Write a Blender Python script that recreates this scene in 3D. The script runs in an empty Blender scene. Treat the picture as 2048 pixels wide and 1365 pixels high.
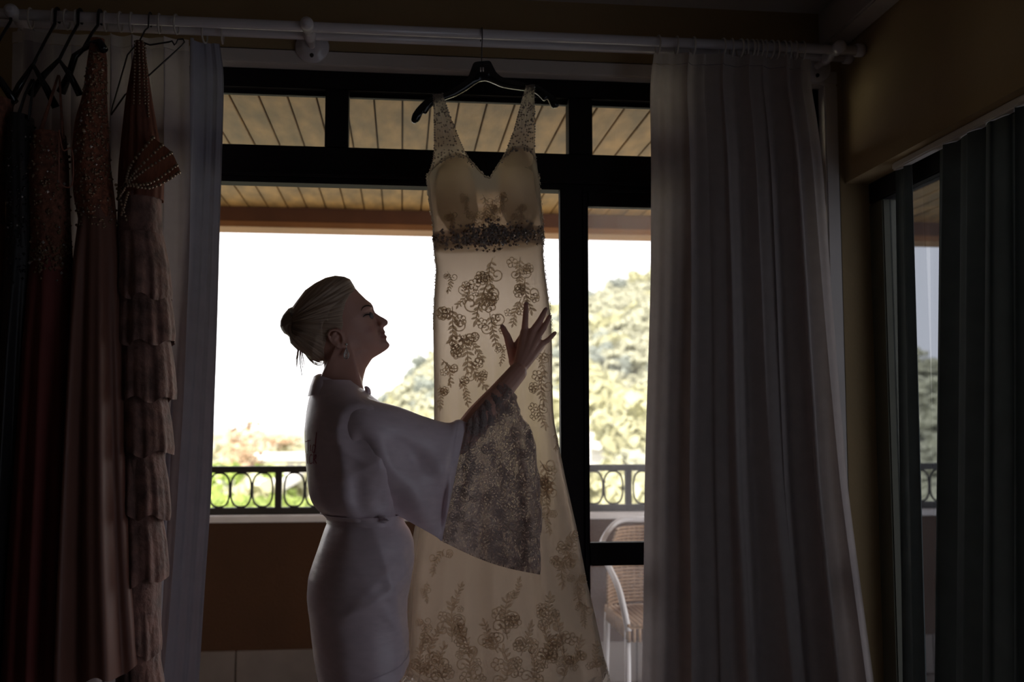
import bpy, bmesh, math, random
import numpy as np
from mathutils import Vector, Matrix
from mathutils.bvhtree import BVHTree

R = random.Random(7)
NR = np.random.RandomState(7)
SC = bpy.context.scene
COL = SC.collection

# ------------------------------------------------------------------ camera
F = 2000.0                                   # focal length in pixels of the 2048 x 1365 frame
YAW, PITCH = math.radians(6.3), math.radians(4.8)
CAM = np.array([0.0, 0.0, 1.30])
fw = np.array([math.sin(YAW) * math.cos(PITCH), math.cos(YAW) * math.cos(PITCH), math.sin(PITCH)])
rt = np.array([math.cos(YAW), -math.sin(YAW), 0.0])
up = np.cross(rt, fw)
cd = bpy.data.cameras.new('camera')
cam = bpy.data.objects.new('camera', cd)
COL.objects.link(cam)
cd.sensor_width = 36.0
cd.lens = F / 2048.0 * 36.0
cd.clip_start, cd.clip_end = 0.05, 2000
cd.dof.use_dof = True
cd.dof.focus_distance = 2.55
cd.dof.aperture_fstop = 2.8
M = Matrix(((rt[0], up[0], -fw[0], CAM[0]), (rt[1], up[1], -fw[1], CAM[1]), (rt[2], up[2], -fw[2], CAM[2]), (0, 0, 0, 1)))
cam.matrix_world = M
SC.camera = cam

# ------------------------------------------------------------------ sky, sun, exposure
w = bpy.data.worlds.new('sky')
SC.world = w
w.use_nodes = True
bg = w.node_tree.nodes['Background']
bg.inputs[0].default_value = (0.99, 0.965, 0.975, 1)
bg.inputs[1].default_value = 1.9
sd = bpy.data.lights.new('sun', 'SUN')
sun = bpy.data.objects.new('sun', sd)
COL.objects.link(sun)
sd.energy = 10.0
sd.angle = math.radians(1.0)
sd.color = (1.0, 0.93, 0.8)
sun.rotation_euler = Vector((0.45, 0.62, -0.72)).to_track_quat('-Z', 'Y').to_euler()
SC.view_settings.view_transform = 'Standard'
SC.view_settings.look = 'None'
SC.view_settings.gamma = 1.0
SC.view_settings.exposure = 0.32
SC.view_settings.use_curve_mapping = False


# ------------------------------------------------------------------ helpers
def ray(px, py):
    return fw + rt * ((px - 1024.0) / F) + up * ((682.5 - py) / F)


def P(px, py, Y):
    d = ray(px, py)
    return CAM + d * ((Y - CAM[1]) / d[1])


def PX(px, py, X):
    d = ray(px, py)
    return CAM + d * ((X - CAM[0]) / d[0])


def proj(p):
    d = np.asarray(p) - CAM
    z = d @ fw
    return 1024 + F * (d @ rt) / z, 682.5 - F * (d @ up) / z


def tag(o, label=None, cat=None, group=None, kind=None):
    if label: o['label'] = label
    if cat: o['category'] = cat
    if group: o['group'] = group
    if kind: o['kind'] = kind
    return o


def empty(name, loc, label=None, cat=None, group=None, kind=None):
    o = bpy.data.objects.new(name, None)
    o.empty_display_size = 0.05
    COL.objects.link(o)
    o.location = loc
    return tag(o, label, cat, group, kind)


class MB:
    def __init__(self):
        self.v, self.f, self.uv = [], [], {}

    def add(self, vs, fs):
        b = len(self.v)
        self.v.extend([tuple(map(float, p)) for p in vs])
        self.f.extend([tuple(i + b for i in f) for f in fs])
        return b

    def box(self, a, b):
        x0, y0, z0 = a
        x1, y1, z1 = b
        self.add([(x0, y0, z0), (x1, y0, z0), (x1, y1, z0), (x0, y1, z0), (x0, y0, z1), (x1, y0, z1), (x1, y1, z1), (x0, y1, z1)],
                 [(0, 3, 2, 1), (4, 5, 6, 7), (0, 1, 5, 4), (1, 2, 6, 5), (2, 3, 7, 6), (3, 0, 4, 7)])
        return self

    def bbox(self, a, b, bev=0.004):
        """box with chamfered edges"""
        bm = bmesh.new()
        bmesh.ops.create_cube(bm, size=1.0)
        s = [abs(b[i] - a[i]) for i in range(3)]
        for v in bm.verts:
            for i in range(3): v.co[i] = (a[i] + b[i]) / 2 + v.co[i] * s[i]
        bmesh.ops.bevel(bm, geom=bm.edges[:], offset=min(bev, min(s) * 0.3), segments=2, affect='EDGES')
        bm.verts.index_update()
        self.add([v.co[:] for v in bm.verts], [[v.index for v in f.verts] for f in bm.faces])
        bm.free()
        return self

    def tube(self, pts, r, n=8, caps=True, flat=1.0):
        pts = [np.asarray(p, float) for p in pts]
        m = len(pts)
        rs = [r] * m if np.isscalar(r) else list(r)
        t = [pts[min(i + 1, m - 1)] - pts[max(i - 1, 0)] for i in range(m)]
        t = [x / (np.linalg.norm(x) + 1e-12) for x in t]
        ref = np.array([0, 0, 1.0]) if abs(t[0][2]) < 0.9 else np.array([1.0, 0, 0])
        u = np.cross(t[0], ref); u /= np.linalg.norm(u)
        vs = []
        for i in range(m):
            u = u - t[i] * (u @ t[i]); u /= (np.linalg.norm(u) + 1e-12)
            w_ = np.cross(t[i], u)
            for k in range(n):
                a = 2 * math.pi * k / n
                vs.append(pts[i] + rs[i] * (math.cos(a) * u + flat * math.sin(a) * w_))
        fs = []
        for i in range(m - 1):
            for k in range(n):
                k2 = (k + 1) % n
                fs.append((i * n + k, i * n + k2, (i + 1) * n + k2, (i + 1) * n + k))
        if caps:
            vs.append(pts[0]); vs.append(pts[-1])
            a, b = m * n, m * n + 1
            for k in range(n):
                fs.append((a, (k + 1) % n, k))
                fs.append((b, (m - 1) * n + k, (m - 1) * n + (k + 1) % n))
        self.add(vs, fs)
        return self

    def capsule(self, pts, rs, n=14, sub=6):
        """round-ended tapered limb through the given joints"""
        pts = [np.asarray(p, float) for p in pts]
        q, rr = [], []
        for i in range(len(pts) - 1):
            for k in range(sub):
                s = k / sub
                q.append(pts[i] * (1 - s) + pts[i + 1] * s); rr.append(rs[i] * (1 - s) + rs[i + 1] * s)
        q.append(pts[-1]); rr.append(rs[-1])
        d0 = (q[0] - q[1]) / np.linalg.norm(q[0] - q[1]); d1 = (q[-1] - q[-2]) / np.linalg.norm(q[-1] - q[-2])
        a, ar, b, br = [], [], [], []
        for ang in (85, 65, 45, 22):
            c, s = math.cos(math.radians(ang)), math.sin(math.radians(ang))
            a.append(q[0] + d0 * rs[0] * s); ar.append(rs[0] * c)
            b.append(q[-1] + d1 * rs[-1] * s); br.append(rs[-1] * c)
        return self.tube(a + q + b[::-1], ar + rr + br[::-1], n)

    def sphere(self, c, r, n=8, m=6, sc=(1, 1, 1)):
        vs, fs = [], []
        for i in range(1, m):
            a = math.pi * i / m
            for k in range(n):
                b = 2 * math.pi * k / n
                vs.append((c[0] + r * sc[0] * math.sin(a) * math.cos(b), c[1] + r * sc[1] * math.sin(a) * math.sin(b), c[2] + r * sc[2] * math.cos(a)))
        for i in range(m - 2):
            for k in range(n):
                fs.append((i * n + k, (i + 1) * n + k, (i + 1) * n + (k + 1) % n, i * n + (k + 1) % n))
        t, bt = len(vs), len(vs) + 1
        vs += [(c[0], c[1], c[2] + r * sc[2]), (c[0], c[1], c[2] - r * sc[2])]
        for k in range(n):
            fs.append((t, k, (k + 1) % n)); fs.append((bt, (m - 2) * n + (k + 1) % n, (m - 2) * n + k))
        self.add(vs, fs)
        return self

    def octa(self, c, r):
        x, y, z = c
        self.add([(x + r, y, z), (x - r, y, z), (x, y + r, z), (x, y - r, z), (x, y, z + r), (x, y, z - r)],
                 [(0, 2, 4), (2, 1, 4), (1, 3, 4), (3, 0, 4), (2, 0, 5), (1, 2, 5), (3, 1, 5), (0, 3, 5)])
        return self

    def grid(self, G, wrap=False, uv=None):
        G = np.asarray(G, float)
        m, n = G.shape[:2]
        b = self.add(G.reshape(-1, 3), [])
        nn = n if wrap else n - 1
        for i in range(m - 1):
            for k in range(nn):
                k2 = (k + 1) % n
                self.f.append((b + i * n + k, b + i * n + k2, b + (i + 1) * n + k2, b + (i + 1) * n + k))
        if uv is not None:
            U = np.asarray(uv, float).reshape(-1, 2)
            for i in range(len(U)): self.uv[b + i] = tuple(U[i])
        return b

    def lathe(self, c, axis, prof, n=24):
        """prof: list of (distance along axis, radius)"""
        ax = np.asarray(axis, float); ax /= np.linalg.norm(ax)
        ref = np.array([0, 0, 1.0]) if abs(ax[2]) < 0.9 else np.array([1.0, 0, 0])
        u = np.cross(ax, ref); u /= np.linalg.norm(u); v = np.cross(ax, u)
        G = [[np.asarray(c) + ax * d + r * (math.cos(2 * math.pi * k / n) * u + math.sin(2 * math.pi * k / n) * v) for k in range(n)] for d, r in prof]
        self.grid(G, wrap=True)
        return self

    def prism(self, poly, y0, y1, bev=0.002):
        """poly: (x, z) outline, extruded along y"""
        bm = bmesh.new()
        a = [bm.verts.new((p[0], y0, p[1])) for p in poly]
        f = bm.faces.new(a)
        r = bmesh.ops.extrude_face_region(bm, geom=[f])
        for e in r['geom']:
            if isinstance(e, bmesh.types.BMVert): e.co.y = y1
        bmesh.ops.recalc_face_normals(bm, faces=bm.faces[:])
        if bev:
            bmesh.ops.bevel(bm, geom=bm.edges[:], offset=bev, segments=2, affect='EDGES', clamp_overlap=True)
        bmesh.ops.triangulate(bm, faces=[f for f in bm.faces if len(f.verts) > 4])
        bm.verts.index_update()
        self.add([v.co[:] for v in bm.verts], [[v.index for v in f.verts] for f in bm.faces])
        bm.free()
        return self

    def build(self, name, mat, parent=None, smooth=True, kind=None, weld=0):
        me = bpy.data.meshes.new(name)
        me.from_pydata(self.v, [], self.f)
        if self.uv:
            l = me.uv_layers.new(name='UVMap')
            idx = np.empty(len(me.loops), np.int32); me.loops.foreach_get('vertex_index', idx)
            U = np.array([self.uv.get(i, (0, 0)) for i in range(len(self.v))])
            l.data.foreach_set('uv', U[idx].ravel())
        if weld:
            bm = bmesh.new(); bm.from_mesh(me)
            bmesh.ops.remove_doubles(bm, verts=bm.verts[:], dist=weld)
            bmesh.ops.recalc_face_normals(bm, faces=bm.faces[:])
            bm.to_mesh(me); bm.free()
        if mat: me.materials.append(mat)
        if smooth: me.polygons.foreach_set('use_smooth', [True] * len(me.polygons))
        me.update()
        o = bpy.data.objects.new(name, me)
        COL.objects.link(o)
        if parent:
            o.parent = parent
            if parent.type == 'EMPTY' or parent.parent or parent.location.length > 0:
                pl = Vector((0, 0, 0)); q = parent
                while q: pl += q.location; q = q.parent
                me.transform(Matrix.Translation(-pl))
        if kind: o['kind'] = kind
        return o


def bvh_of(*objs):
    vs, fs = [], []
    for o in objs:
        off = Vector((0, 0, 0)); q = o
        while q: off += q.location; q = q.parent
        b = len(vs)
        vs += [v.co + off for v in o.data.vertices]
        fs += [[i + b for i in p.vertices] for p in o.data.polygons]
    return BVHTree.FromPolygons(vs, fs)


def drape(bvh, px, py, off=0.001):
    d = Vector(ray(px, py)).normalized()
    h = bvh.ray_cast(Vector(CAM), d)
    if h[0] is None: return None
    n = h[1] if h[1].dot(d) < 0 else -h[1]
    return np.array(h[0] + n * off)


def smoothstep(a, b, x):
    t = np.clip((np.asarray(x, float) - a) / (b - a), 0, 1)
    return t * t * (3 - 2 * t)


def resample(rows, n, sm=5):
    rows = np.array(rows, float)
    y = np.linspace(rows[0, 0], rows[-1, 0], n)
    out = [y]
    for c in range(1, rows.shape[1]):
        q = np.interp(y, rows[:, 0], rows[:, c])
        if sm > 1:
            k = np.hanning(sm + 2)[1:-1]; k /= k.sum()
            q = np.convolve(np.pad(q, sm // 2, mode='edge'), k, mode='valid')
        out.append(q)
    return np.array(out).T


def spline(pts, n=40, closed=False):
    p = np.array(pts, float)
    m = len(p)
    out = []
    segs = m if closed else m - 1
    per = max(2, n // segs)
    for i in range(segs):
        g = (lambda j: p[j % m]) if closed else (lambda j: p[min(max(j, 0), m - 1)])
        a, b, c, d = g(i - 1), g(i), g(i + 1), g(i + 2)
        for k in range(per):
            t = k / per
            out.append(0.5 * ((2 * b) + (c - a) * t + (2 * a - 5 * b + 4 * c - d) * t * t + (3 * b - a - 3 * c + d) * t ** 3))
    if not closed: out.append(p[-1])
    return np.array(out)


# ------------------------------------------------------------------ materials
def newmat(name):
    m = bpy.data.materials.new(name)
    m.use_nodes = True
    nt = m.node_tree
    b = nt.nodes['Principled BSDF']
    return m, nt, b


def N(nt, typ, **kw):
    n = nt.nodes.new(typ)
    for k, v in kw.items():
        if k.startswith('_'): setattr(n, k[1:], v)
        else: n.inputs[k.replace('__', ' ')].default_value = v
    return n


def c4(c, k=1.0): return (min(1, c[0] * k), min(1, c[1] * k), min(1, c[2] * k), 1)


def pbr(name, col, rough=0.6, metal=0.0, var=0.12, scale=8.0, bump=0.0, bscale=60.0, stretch=(1, 1, 1), spec=0.5, trans=0.0, coat=0.0, sheen=0.0, tcol=None, coords='Object'):
    m, nt, b = newmat(name)
    tc = N(nt, 'ShaderNodeTexCoord')
    mp = N(nt, 'ShaderNodeMapping'); mp.inputs['Scale'].default_value = stretch
    nt.links.new(tc.outputs[coords], mp.inputs[0])
    ns = N(nt, 'ShaderNodeTexNoise'); ns.inputs['Scale'].default_value = scale; ns.inputs['Detail'].default_value = 4
    nt.links.new(mp.outputs[0], ns.inputs['Vector'])
    cr = N(nt, 'ShaderNodeValToRGB')
    cr.color_ramp.elements[0].position, cr.color_ramp.elements[1].position = 0.3, 0.7
    cr.color_ramp.elements[0].color, cr.color_ramp.elements[1].color = c4(col, 1 - var), c4(col, 1 + var)
    nt.links.new(ns.outputs['Fac'], cr.inputs[0])
    nt.links.new(cr.outputs[0], b.inputs['Base Color'])
    b.inputs['Roughness'].default_value = rough
    b.inputs['Metallic'].default_value = metal
    b.inputs['Specular IOR Level'].default_value = spec
    b.inputs['Coat Weight'].default_value = coat
    b.inputs['Sheen Weight'].default_value = sheen
    if bump:
        n2 = N(nt, 'ShaderNodeTexNoise'); n2.inputs['Scale'].default_value = bscale; n2.inputs['Detail'].default_value = 5
        nt.links.new(mp.outputs[0], n2.inputs['Vector'])
        bp = N(nt, 'ShaderNodeBump'); bp.inputs['Strength'].default_value = bump; bp.inputs['Distance'].default_value = 0.01
        nt.links.new(n2.outputs['Fac'], bp.inputs['Height'])
        nt.links.new(bp.outputs[0], b.inputs['Normal'])
    if trans:
        tr = N(nt, 'ShaderNodeBsdfTranslucent')
        if tcol: tr.inputs[0].default_value = c4(tcol)
        else: nt.links.new(cr.outputs[0], tr.inputs[0])
        mx = N(nt, 'ShaderNodeMixShader'); mx.inputs[0].default_value = trans
        nt.links.new(b.outputs[0], mx.inputs[1]); nt.links.new(tr.outputs[0], mx.inputs[2])
        nt.links.new(mx.outputs[0], nt.nodes['Material Output'].inputs[0])
    return m


def add_sheer(m, fac, col, rough=.55, ior=1.2):
    """blurred see-through share of a thin cloth"""
    nt = m.node_tree; out = nt.nodes['Material Output']
    src = out.inputs[0].links[0].from_socket
    rf_ = N(nt, 'ShaderNodeBsdfRefraction'); rf_.inputs[0].default_value = c4(col); rf_.inputs['Roughness'].default_value = rough; rf_.inputs['IOR'].default_value = ior
    mx = N(nt, 'ShaderNodeMixShader'); mx.inputs[0].default_value = fac
    nt.links.new(src, mx.inputs[1]); nt.links.new(rf_.outputs[0], mx.inputs[2]); nt.links.new(mx.outputs[0], out.inputs[0])
    return m


def glass_mat(name, tint=(1, 1, 1), dust=0.05, refl=0.05):
    m, nt, b = newmat(name)
    nt.nodes.remove(b)
    tp = N(nt, 'ShaderNodeBsdfTransparent'); tp.inputs[0].default_value = c4(tint)
    gl = N(nt, 'ShaderNodeBsdfGlossy'); gl.inputs['Roughness'].default_value = 0.02
    lw = N(nt, 'ShaderNodeLayerWeight')
    pw5 = N(nt, 'ShaderNodeMath'); pw5.operation = 'POWER'; pw5.inputs[1].default_value = 5
    nt.links.new(lw.outputs['Facing'], pw5.inputs[0])
    fr = N(nt, 'ShaderNodeMath'); fr.operation = 'MULTIPLY_ADD'; fr.inputs[1].default_value = .9; fr.inputs[2].default_value = .025
    nt.links.new(pw5.outputs[0], fr.inputs[0])
    mx = N(nt, 'ShaderNodeMixShader')
    nt.links.new(fr.outputs[0], mx.inputs[0]); nt.links.new(tp.outputs[0], mx.inputs[1]); nt.links.new(gl.outputs[0], mx.inputs[2])
    tl = N(nt, 'ShaderNodeBsdfTranslucent'); tl.inputs[0].default_value = (0.8, 0.8, 0.85, 1)
    tc = N(nt, 'ShaderNodeTexCoord')
    ns = N(nt, 'ShaderNodeTexNoise'); ns.inputs['Scale'].default_value = 6; ns.inputs['Detail'].default_value = 8
    nt.links.new(tc.outputs['Object'], ns.inputs['Vector'])
    mr = N(nt, 'ShaderNodeMapRange'); mr.inputs[1].default_value = 0.3; mr.inputs[2].default_value = 0.75
    mr.inputs[3].default_value = dust * 0.5; mr.inputs[4].default_value = dust * 1.5
    nt.links.new(ns.outputs['Fac'], mr.inputs[0])
    m2 = N(nt, 'ShaderNodeMixShader')
    nt.links.new(mr.outputs[0], m2.inputs[0]); nt.links.new(mx.outputs[0], m2.inputs[1]); nt.links.new(tl.outputs[0], m2.inputs[2])
    nt.links.new(m2.outputs[0], nt.nodes['Material Output'].inputs[0])
    return m


def lace_mat(name, col, net=0.35, scale=40.0, trans=0.45):
    """openwork: flower blobs and cords over a fine net, holes between (UV in metres)"""
    m, nt, b = newmat(name)
    b.inputs['Base Color'].default_value = c4(col); b.inputs['Roughness'].default_value = 0.8
    uv = N(nt, 'ShaderNodeTexCoord')
    nz = N(nt, 'ShaderNodeTexNoise'); nz.inputs['Scale'].default_value = scale * 0.6
    nt.links.new(uv.outputs['UV'], nz.inputs['Vector'])
    mixv = N(nt, 'ShaderNodeMixRGB'); mixv.blend_type = 'LINEAR_LIGHT'; mixv.inputs[0].default_value = 0.012
    nt.links.new(uv.outputs['UV'], mixv.inputs[1]); nt.links.new(nz.outputs['Color'], mixv.inputs[2])
    v1 = N(nt, 'ShaderNodeTexVoronoi'); v1.feature = 'DISTANCE_TO_EDGE'; v1.inputs['Scale'].default_value = scale
    nt.links.new(mixv.outputs[0], v1.inputs['Vector'])
    a1 = N(nt, 'ShaderNodeMath'); a1.operation = 'LESS_THAN'; a1.inputs[1].default_value = 0.085
    nt.links.new(v1.outputs['Distance'], a1.inputs[0])
    v2 = N(nt, 'ShaderNodeTexVoronoi'); v2.feature = 'F1'; v2.inputs['Scale'].default_value = scale * 1.9
    nt.links.new(mixv.outputs[0], v2.inputs['Vector'])
    a2 = N(nt, 'ShaderNodeMath'); a2.operation = 'LESS_THAN'; a2.inputs[1].default_value = 0.30
    nt.links.new(v2.outputs['Distance'], a2.inputs[0])
    v3 = N(nt, 'ShaderNodeTexNoise'); v3.inputs['Scale'].default_value = scale * 0.45; v3.inputs['Detail'].default_value = 1
    nt.links.new(uv.outputs['UV'], v3.inputs['Vector'])
    a3 = N(nt, 'ShaderNodeMath'); a3.operation = 'GREATER_THAN'; a3.inputs[1].default_value = 0.47
    nt.links.new(v3.outputs['Fac'], a3.inputs[0])
    a4 = N(nt, 'ShaderNodeMath'); a4.operation = 'MULTIPLY'
    nt.links.new(a2.outputs[0], a4.inputs[0]); nt.links.new(a3.outputs[0], a4.inputs[1])
    a5 = N(nt, 'ShaderNodeMath'); a5.operation = 'MAXIMUM'
    nt.links.new(a1.outputs[0], a5.inputs[0]); nt.links.new(a4.outputs[0], a5.inputs[1])
    a6 = N(nt, 'ShaderNodeMath'); a6.operation = 'MAXIMUM'; a6.inputs[1].default_value = net
    nt.links.new(a5.outputs[0], a6.inputs[0])
    tr = N(nt, 'ShaderNodeBsdfTranslucent'); tr.inputs[0].default_value = c4(col)
    mx = N(nt, 'ShaderNodeMixShader'); mx.inputs[0].default_value = trans
    nt.links.new(b.outputs[0], mx.inputs[1]); nt.links.new(tr.outputs[0], mx.inputs[2])
    tp = N(nt, 'ShaderNodeBsdfTransparent')
    m2 = N(nt, 'ShaderNodeMixShader')
    nt.links.new(a6.outputs[0], m2.inputs[0]); nt.links.new(tp.outputs[0], m2.inputs[1]); nt.links.new(mx.outputs[0], m2.inputs[2])
    nt.links.new(m2.outputs[0], nt.nodes['Material Output'].inputs[0])
    return m


MAT = {}
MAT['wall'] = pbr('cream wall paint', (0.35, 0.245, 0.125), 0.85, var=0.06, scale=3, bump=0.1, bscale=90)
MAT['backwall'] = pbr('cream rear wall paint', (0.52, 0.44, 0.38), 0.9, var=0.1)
MAT['ceil'] = pbr('ceiling paint', (0.45, 0.40, 0.36), 0.9, var=0.04, scale=3)
MAT['floor'] = pbr('pale room floor tile', (0.36, 0.31, 0.30), 0.35, var=0.05)
MAT['trim'] = pbr('white trim paint', (0.62, 0.56, 0.52), 0.6, var=0.04)
MAT['frame'] = pbr('black aluminium', (0.008, 0.006, 0.008), 0.65, var=0.2, scale=4, spec=0.2)
MAT['olive'] = pbr('olive painted stile', (0.09, 0.085, 0.055), 0.6, var=0.1)
MAT['glass'] = glass_mat('dusty glass', dust=0.07)
MAT['glass_clear'] = glass_mat('clear transom glass', dust=0.008)
MAT['glass_tint'] = glass_mat('tinted side glass', tint=(0.42, 0.44, 0.47), dust=0.005)
MAT['rod'] = pbr('white lacquered rod', (0.62, 0.58, 0.60), 0.25, var=0.03, coat=0.3)
MAT['ring'] = pbr('cream plastic ring', (0.55, 0.50, 0.45), 0.35, var=0.03)
MAT['plank'] = pbr('varnished ceiling plank', (0.33, 0.185, 0.062), 0.55, var=0.45, scale=4.5, stretch=(3, 1, 1), bump=0.15, bscale=50)
MAT['beam'] = pbr('shaded brown eave beam', (0.11, 0.04, 0.016), 0.6, var=0.2, scale=5)  # the fascia's shadow is put into this dark brown
MAT['beamlip'] = pbr('lit orange eave lip', (0.30, 0.13, 0.045), 0.6, var=0.15, scale=5)  # lighter orange carries the lit underside of the beam in its colour
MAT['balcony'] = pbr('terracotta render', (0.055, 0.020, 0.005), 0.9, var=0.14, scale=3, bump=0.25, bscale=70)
MAT['cap'] = pbr('white parapet coping', (0.72, 0.68, 0.66), 0.6, var=0.06)
MAT['tile'] = pbr('pale stone tile', (0.17, 0.14, 0.125), 0.45, var=0.12, scale=7)
MAT['iron'] = pbr('dark wrought iron', (0.02, 0.016, 0.014), 0.5, var=0.2)
MAT['sheer'] = pbr('white voile', (0.42, 0.37, 0.38), 0.9, var=0.04, scale=30, trans=0.30, bump=0.05, bscale=400)
MAT['sheer_hem'] = pbr('voile heading', (0.55, 0.49, 0.47), 0.9, var=0.05, scale=30, trans=0.25)
MAT['voile_r'] = pbr('grey white voile', (0.54, 0.47, 0.45), 0.9, var=0.05, scale=30, trans=0.30, bump=0.05, bscale=400)
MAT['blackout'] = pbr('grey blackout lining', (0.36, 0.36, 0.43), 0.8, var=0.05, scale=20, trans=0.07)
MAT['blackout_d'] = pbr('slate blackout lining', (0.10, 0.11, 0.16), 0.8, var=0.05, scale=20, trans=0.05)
MAT['green_drape'] = pbr('dark green drape', (0.085, 0.10, 0.095), 0.85, var=0.1, scale=15, trans=0.08)
MAT['hanger'] = pbr('black glossy plastic', (0.008, 0.008, 0.009), 0.18, var=0.1)
MAT['chrome'] = pbr('polished metal', (0.75, 0.73, 0.68), 0.18, metal=1.0, var=0.03)
MAT['dark_metal'] = pbr('dark steel wire', (0.10, 0.09, 0.09), 0.35, metal=0.9, var=0.1)
MAT['satin'] = pbr('lilac white satin', (0.84, 0.69, 0.75), 0.34, var=0.05, scale=25, spec=0.6, sheen=0.35, bump=0.35, bscale=9, stretch=(1, 1, 3), trans=0.04)
MAT['lace'] = lace_mat('white robe lace net', (0.46, 0.39, 0.38), net=0.24, scale=150)
MAT['lace_cord'] = pbr('white robe lace cord', (0.58, 0.49, 0.46), 0.8, var=0.1, trans=0.6)
MAT['gown'] = pbr('ivory lined tulle', (0.62, 0.53, 0.44), 0.85, var=0.05, scale=14, trans=0.55, bump=0.06, bscale=200)
MAT['gown_tulle'] = pbr('ivory tulle', (0.66, 0.60, 0.53), 0.85, var=0.08, scale=40, trans=0.62)
add_sheer(MAT['gown'], .45, (.80, .70, .61)); add_sheer(MAT['gown_tulle'], .35, (.9, .85, .8))
MAT['cup'] = pbr('padded ivory cup', (0.66, 0.58, 0.47), 0.9, var=0.05, trans=0.6)
MAT['motif'] = pbr('corded ivory lace', (0.80, 0.72, 0.63), 0.8, var=0.1, trans=0.85)
add_sheer(MAT['motif'], .35, (.70, .63, .55))
MAT['gownlace'] = lace_mat('ivory edging lace', (0.66, 0.60, 0.54), net=0.22, scale=46, trans=0.55)
MAT['belt'] = pbr('beaded sash net', (0.62, 0.55, 0.50), 0.7, var=0.2, scale=60, trans=0.75)
add_sheer(MAT['belt'], .4, (.7, .62, .56))
MAT['bead_dark'] = pbr('smoked bead', (0.56, 0.50, 0.47), 0.2, var=0.3, spec=0.8, trans=.6)
MAT['crystal'] = pbr('cut crystal bead', (0.80, 0.78, 0.74), 0.08, metal=0.6, var=0.05)
MAT['pearl'] = pbr('bronze pearl bead', (0.30, 0.20, 0.13), 0.26, metal=0.4, var=0.1, coat=0.5)
MAT['skin'] = None
MAT['wicker'] = pbr('tan woven wicker', (0.42, 0.27, 0.16), 0.6, var=0.25, scale=40)
MAT['chairtube'] = pbr('white chair tube', (0.75, 0.73, 0.74), 0.3, var=0.03)
MAT['thread'] = pbr('wine red thread', (0.36, 0.03, 0.07), 0.6, var=0.1)
MAT['hook'] = pbr('brown kohl', (0.02, 0.012, 0.012), 0.6, var=0.1)


def skin_material():
    m, nt, b = newmat('warm skin')
    at = N(nt, 'ShaderNodeAttribute'); at.attribute_name = 'tint'
    tc = N(nt, 'ShaderNodeTexCoord')
    ns = N(nt, 'ShaderNodeTexNoise'); ns.inputs['Scale'].default_value = 30
    nt.links.new(tc.outputs['Object'], ns.inputs['Vector'])
    mr = N(nt, 'ShaderNodeMapRange'); mr.inputs[3].default_value = 0.93; mr.inputs[4].default_value = 1.07
    nt.links.new(ns.outputs['Fac'], mr.inputs[0])
    mu = N(nt, 'ShaderNodeVectorMath'); mu.operation = 'SCALE'
    nt.links.new(at.outputs['Color'], mu.inputs[0]); nt.links.new(mr.outputs[0], mu.inputs['Scale'])
    nt.links.new(mu.outputs[0], b.inputs['Base Color'])
    b.inputs['Roughness'].default_value = 0.5
    b.inputs['Subsurface Weight'].default_value = 0.0
    return m


MAT['skin'] = skin_material()


def hair_material():
    m, nt, b = newmat('blonde hair')
    uv = N(nt, 'ShaderNodeTexCoord')
    mp = N(nt, 'ShaderNodeMapping'); mp.inputs['Scale'].default_value = (60, 1.5, 1)
    nt.links.new(uv.outputs['UV'], mp.inputs[0])
    ns = N(nt, 'ShaderNodeTexNoise'); ns.inputs['Scale'].default_value = 1.0; ns.inputs['Detail'].default_value = 6; ns.inputs['Roughness'].default_value = 0.7
    nt.links.new(mp.outputs[0], ns.inputs['Vector'])
    cr = N(nt, 'ShaderNodeValToRGB')
    cr.color_ramp.elements[0].position, cr.color_ramp.elements[1].position = 0.3, 0.72
    cr.color_ramp.elements[0].color, cr.color_ramp.elements[1].color = (0.26, 0.17, 0.13, 1), (0.72, 0.54, 0.38, 1)
    nt.links.new(ns.outputs['Fac'], cr.inputs[0]); nt.links.new(cr.outputs[0], b.inputs['Base Color'])
    bp = N(nt, 'ShaderNodeBump'); bp.inputs['Strength'].default_value = 0.6; bp.inputs['Distance'].default_value = 0.004
    nt.links.new(ns.outputs['Fac'], bp.inputs['Height']); nt.links.new(bp.outputs[0], b.inputs['Normal'])
    b.inputs['Roughness'].default_value = 0.42
    return m


MAT['hair'] = hair_material()

# ------------------------------------------------------------------ planes of the room
YW, YD = 2.94, 2.98             # room face of the door wall, room face of the door frame
YR1, YR2 = 2.78, 2.86           # front and rear curtain rod
XR = float(P(1690, 365, YW)[0])  # right wall
XG = XR + 0.075                  # glass plane of the side window
ZC = float(P(1300, 12, YW)[2])   # ceiling
YB, YE = 5.2, 5.2               # balcony parapet, eave
XL, YBACK = -2.7, -3.2
print('room', XR, ZC)


def struct(name, mb, mat, smooth=False, parent=None):
    o = mb.build(name, mat, parent, smooth)
    if not parent: o['kind'] = 'structure'
    return o


ZB = -0.02
struct('floor', MB().box((XL - .1, YBACK - .1, -0.12), (XG + .1, 3.1, 0.0)), MAT['floor'])
struct('ceiling', MB().box((XL - .1, YBACK - .1, ZC), (XG + .15, 3.1, ZC + 0.12)), MAT['ceil'])
struct('wall_left', MB().box((XL - .12, YBACK - .1, 0), (XL, 3.1, ZC)), MAT['backwall'])
struct('wall_back', MB().box((XL, YBACK - .12, 0), (XG + .1, YBACK, ZC)), MAT['backwall'])

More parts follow.
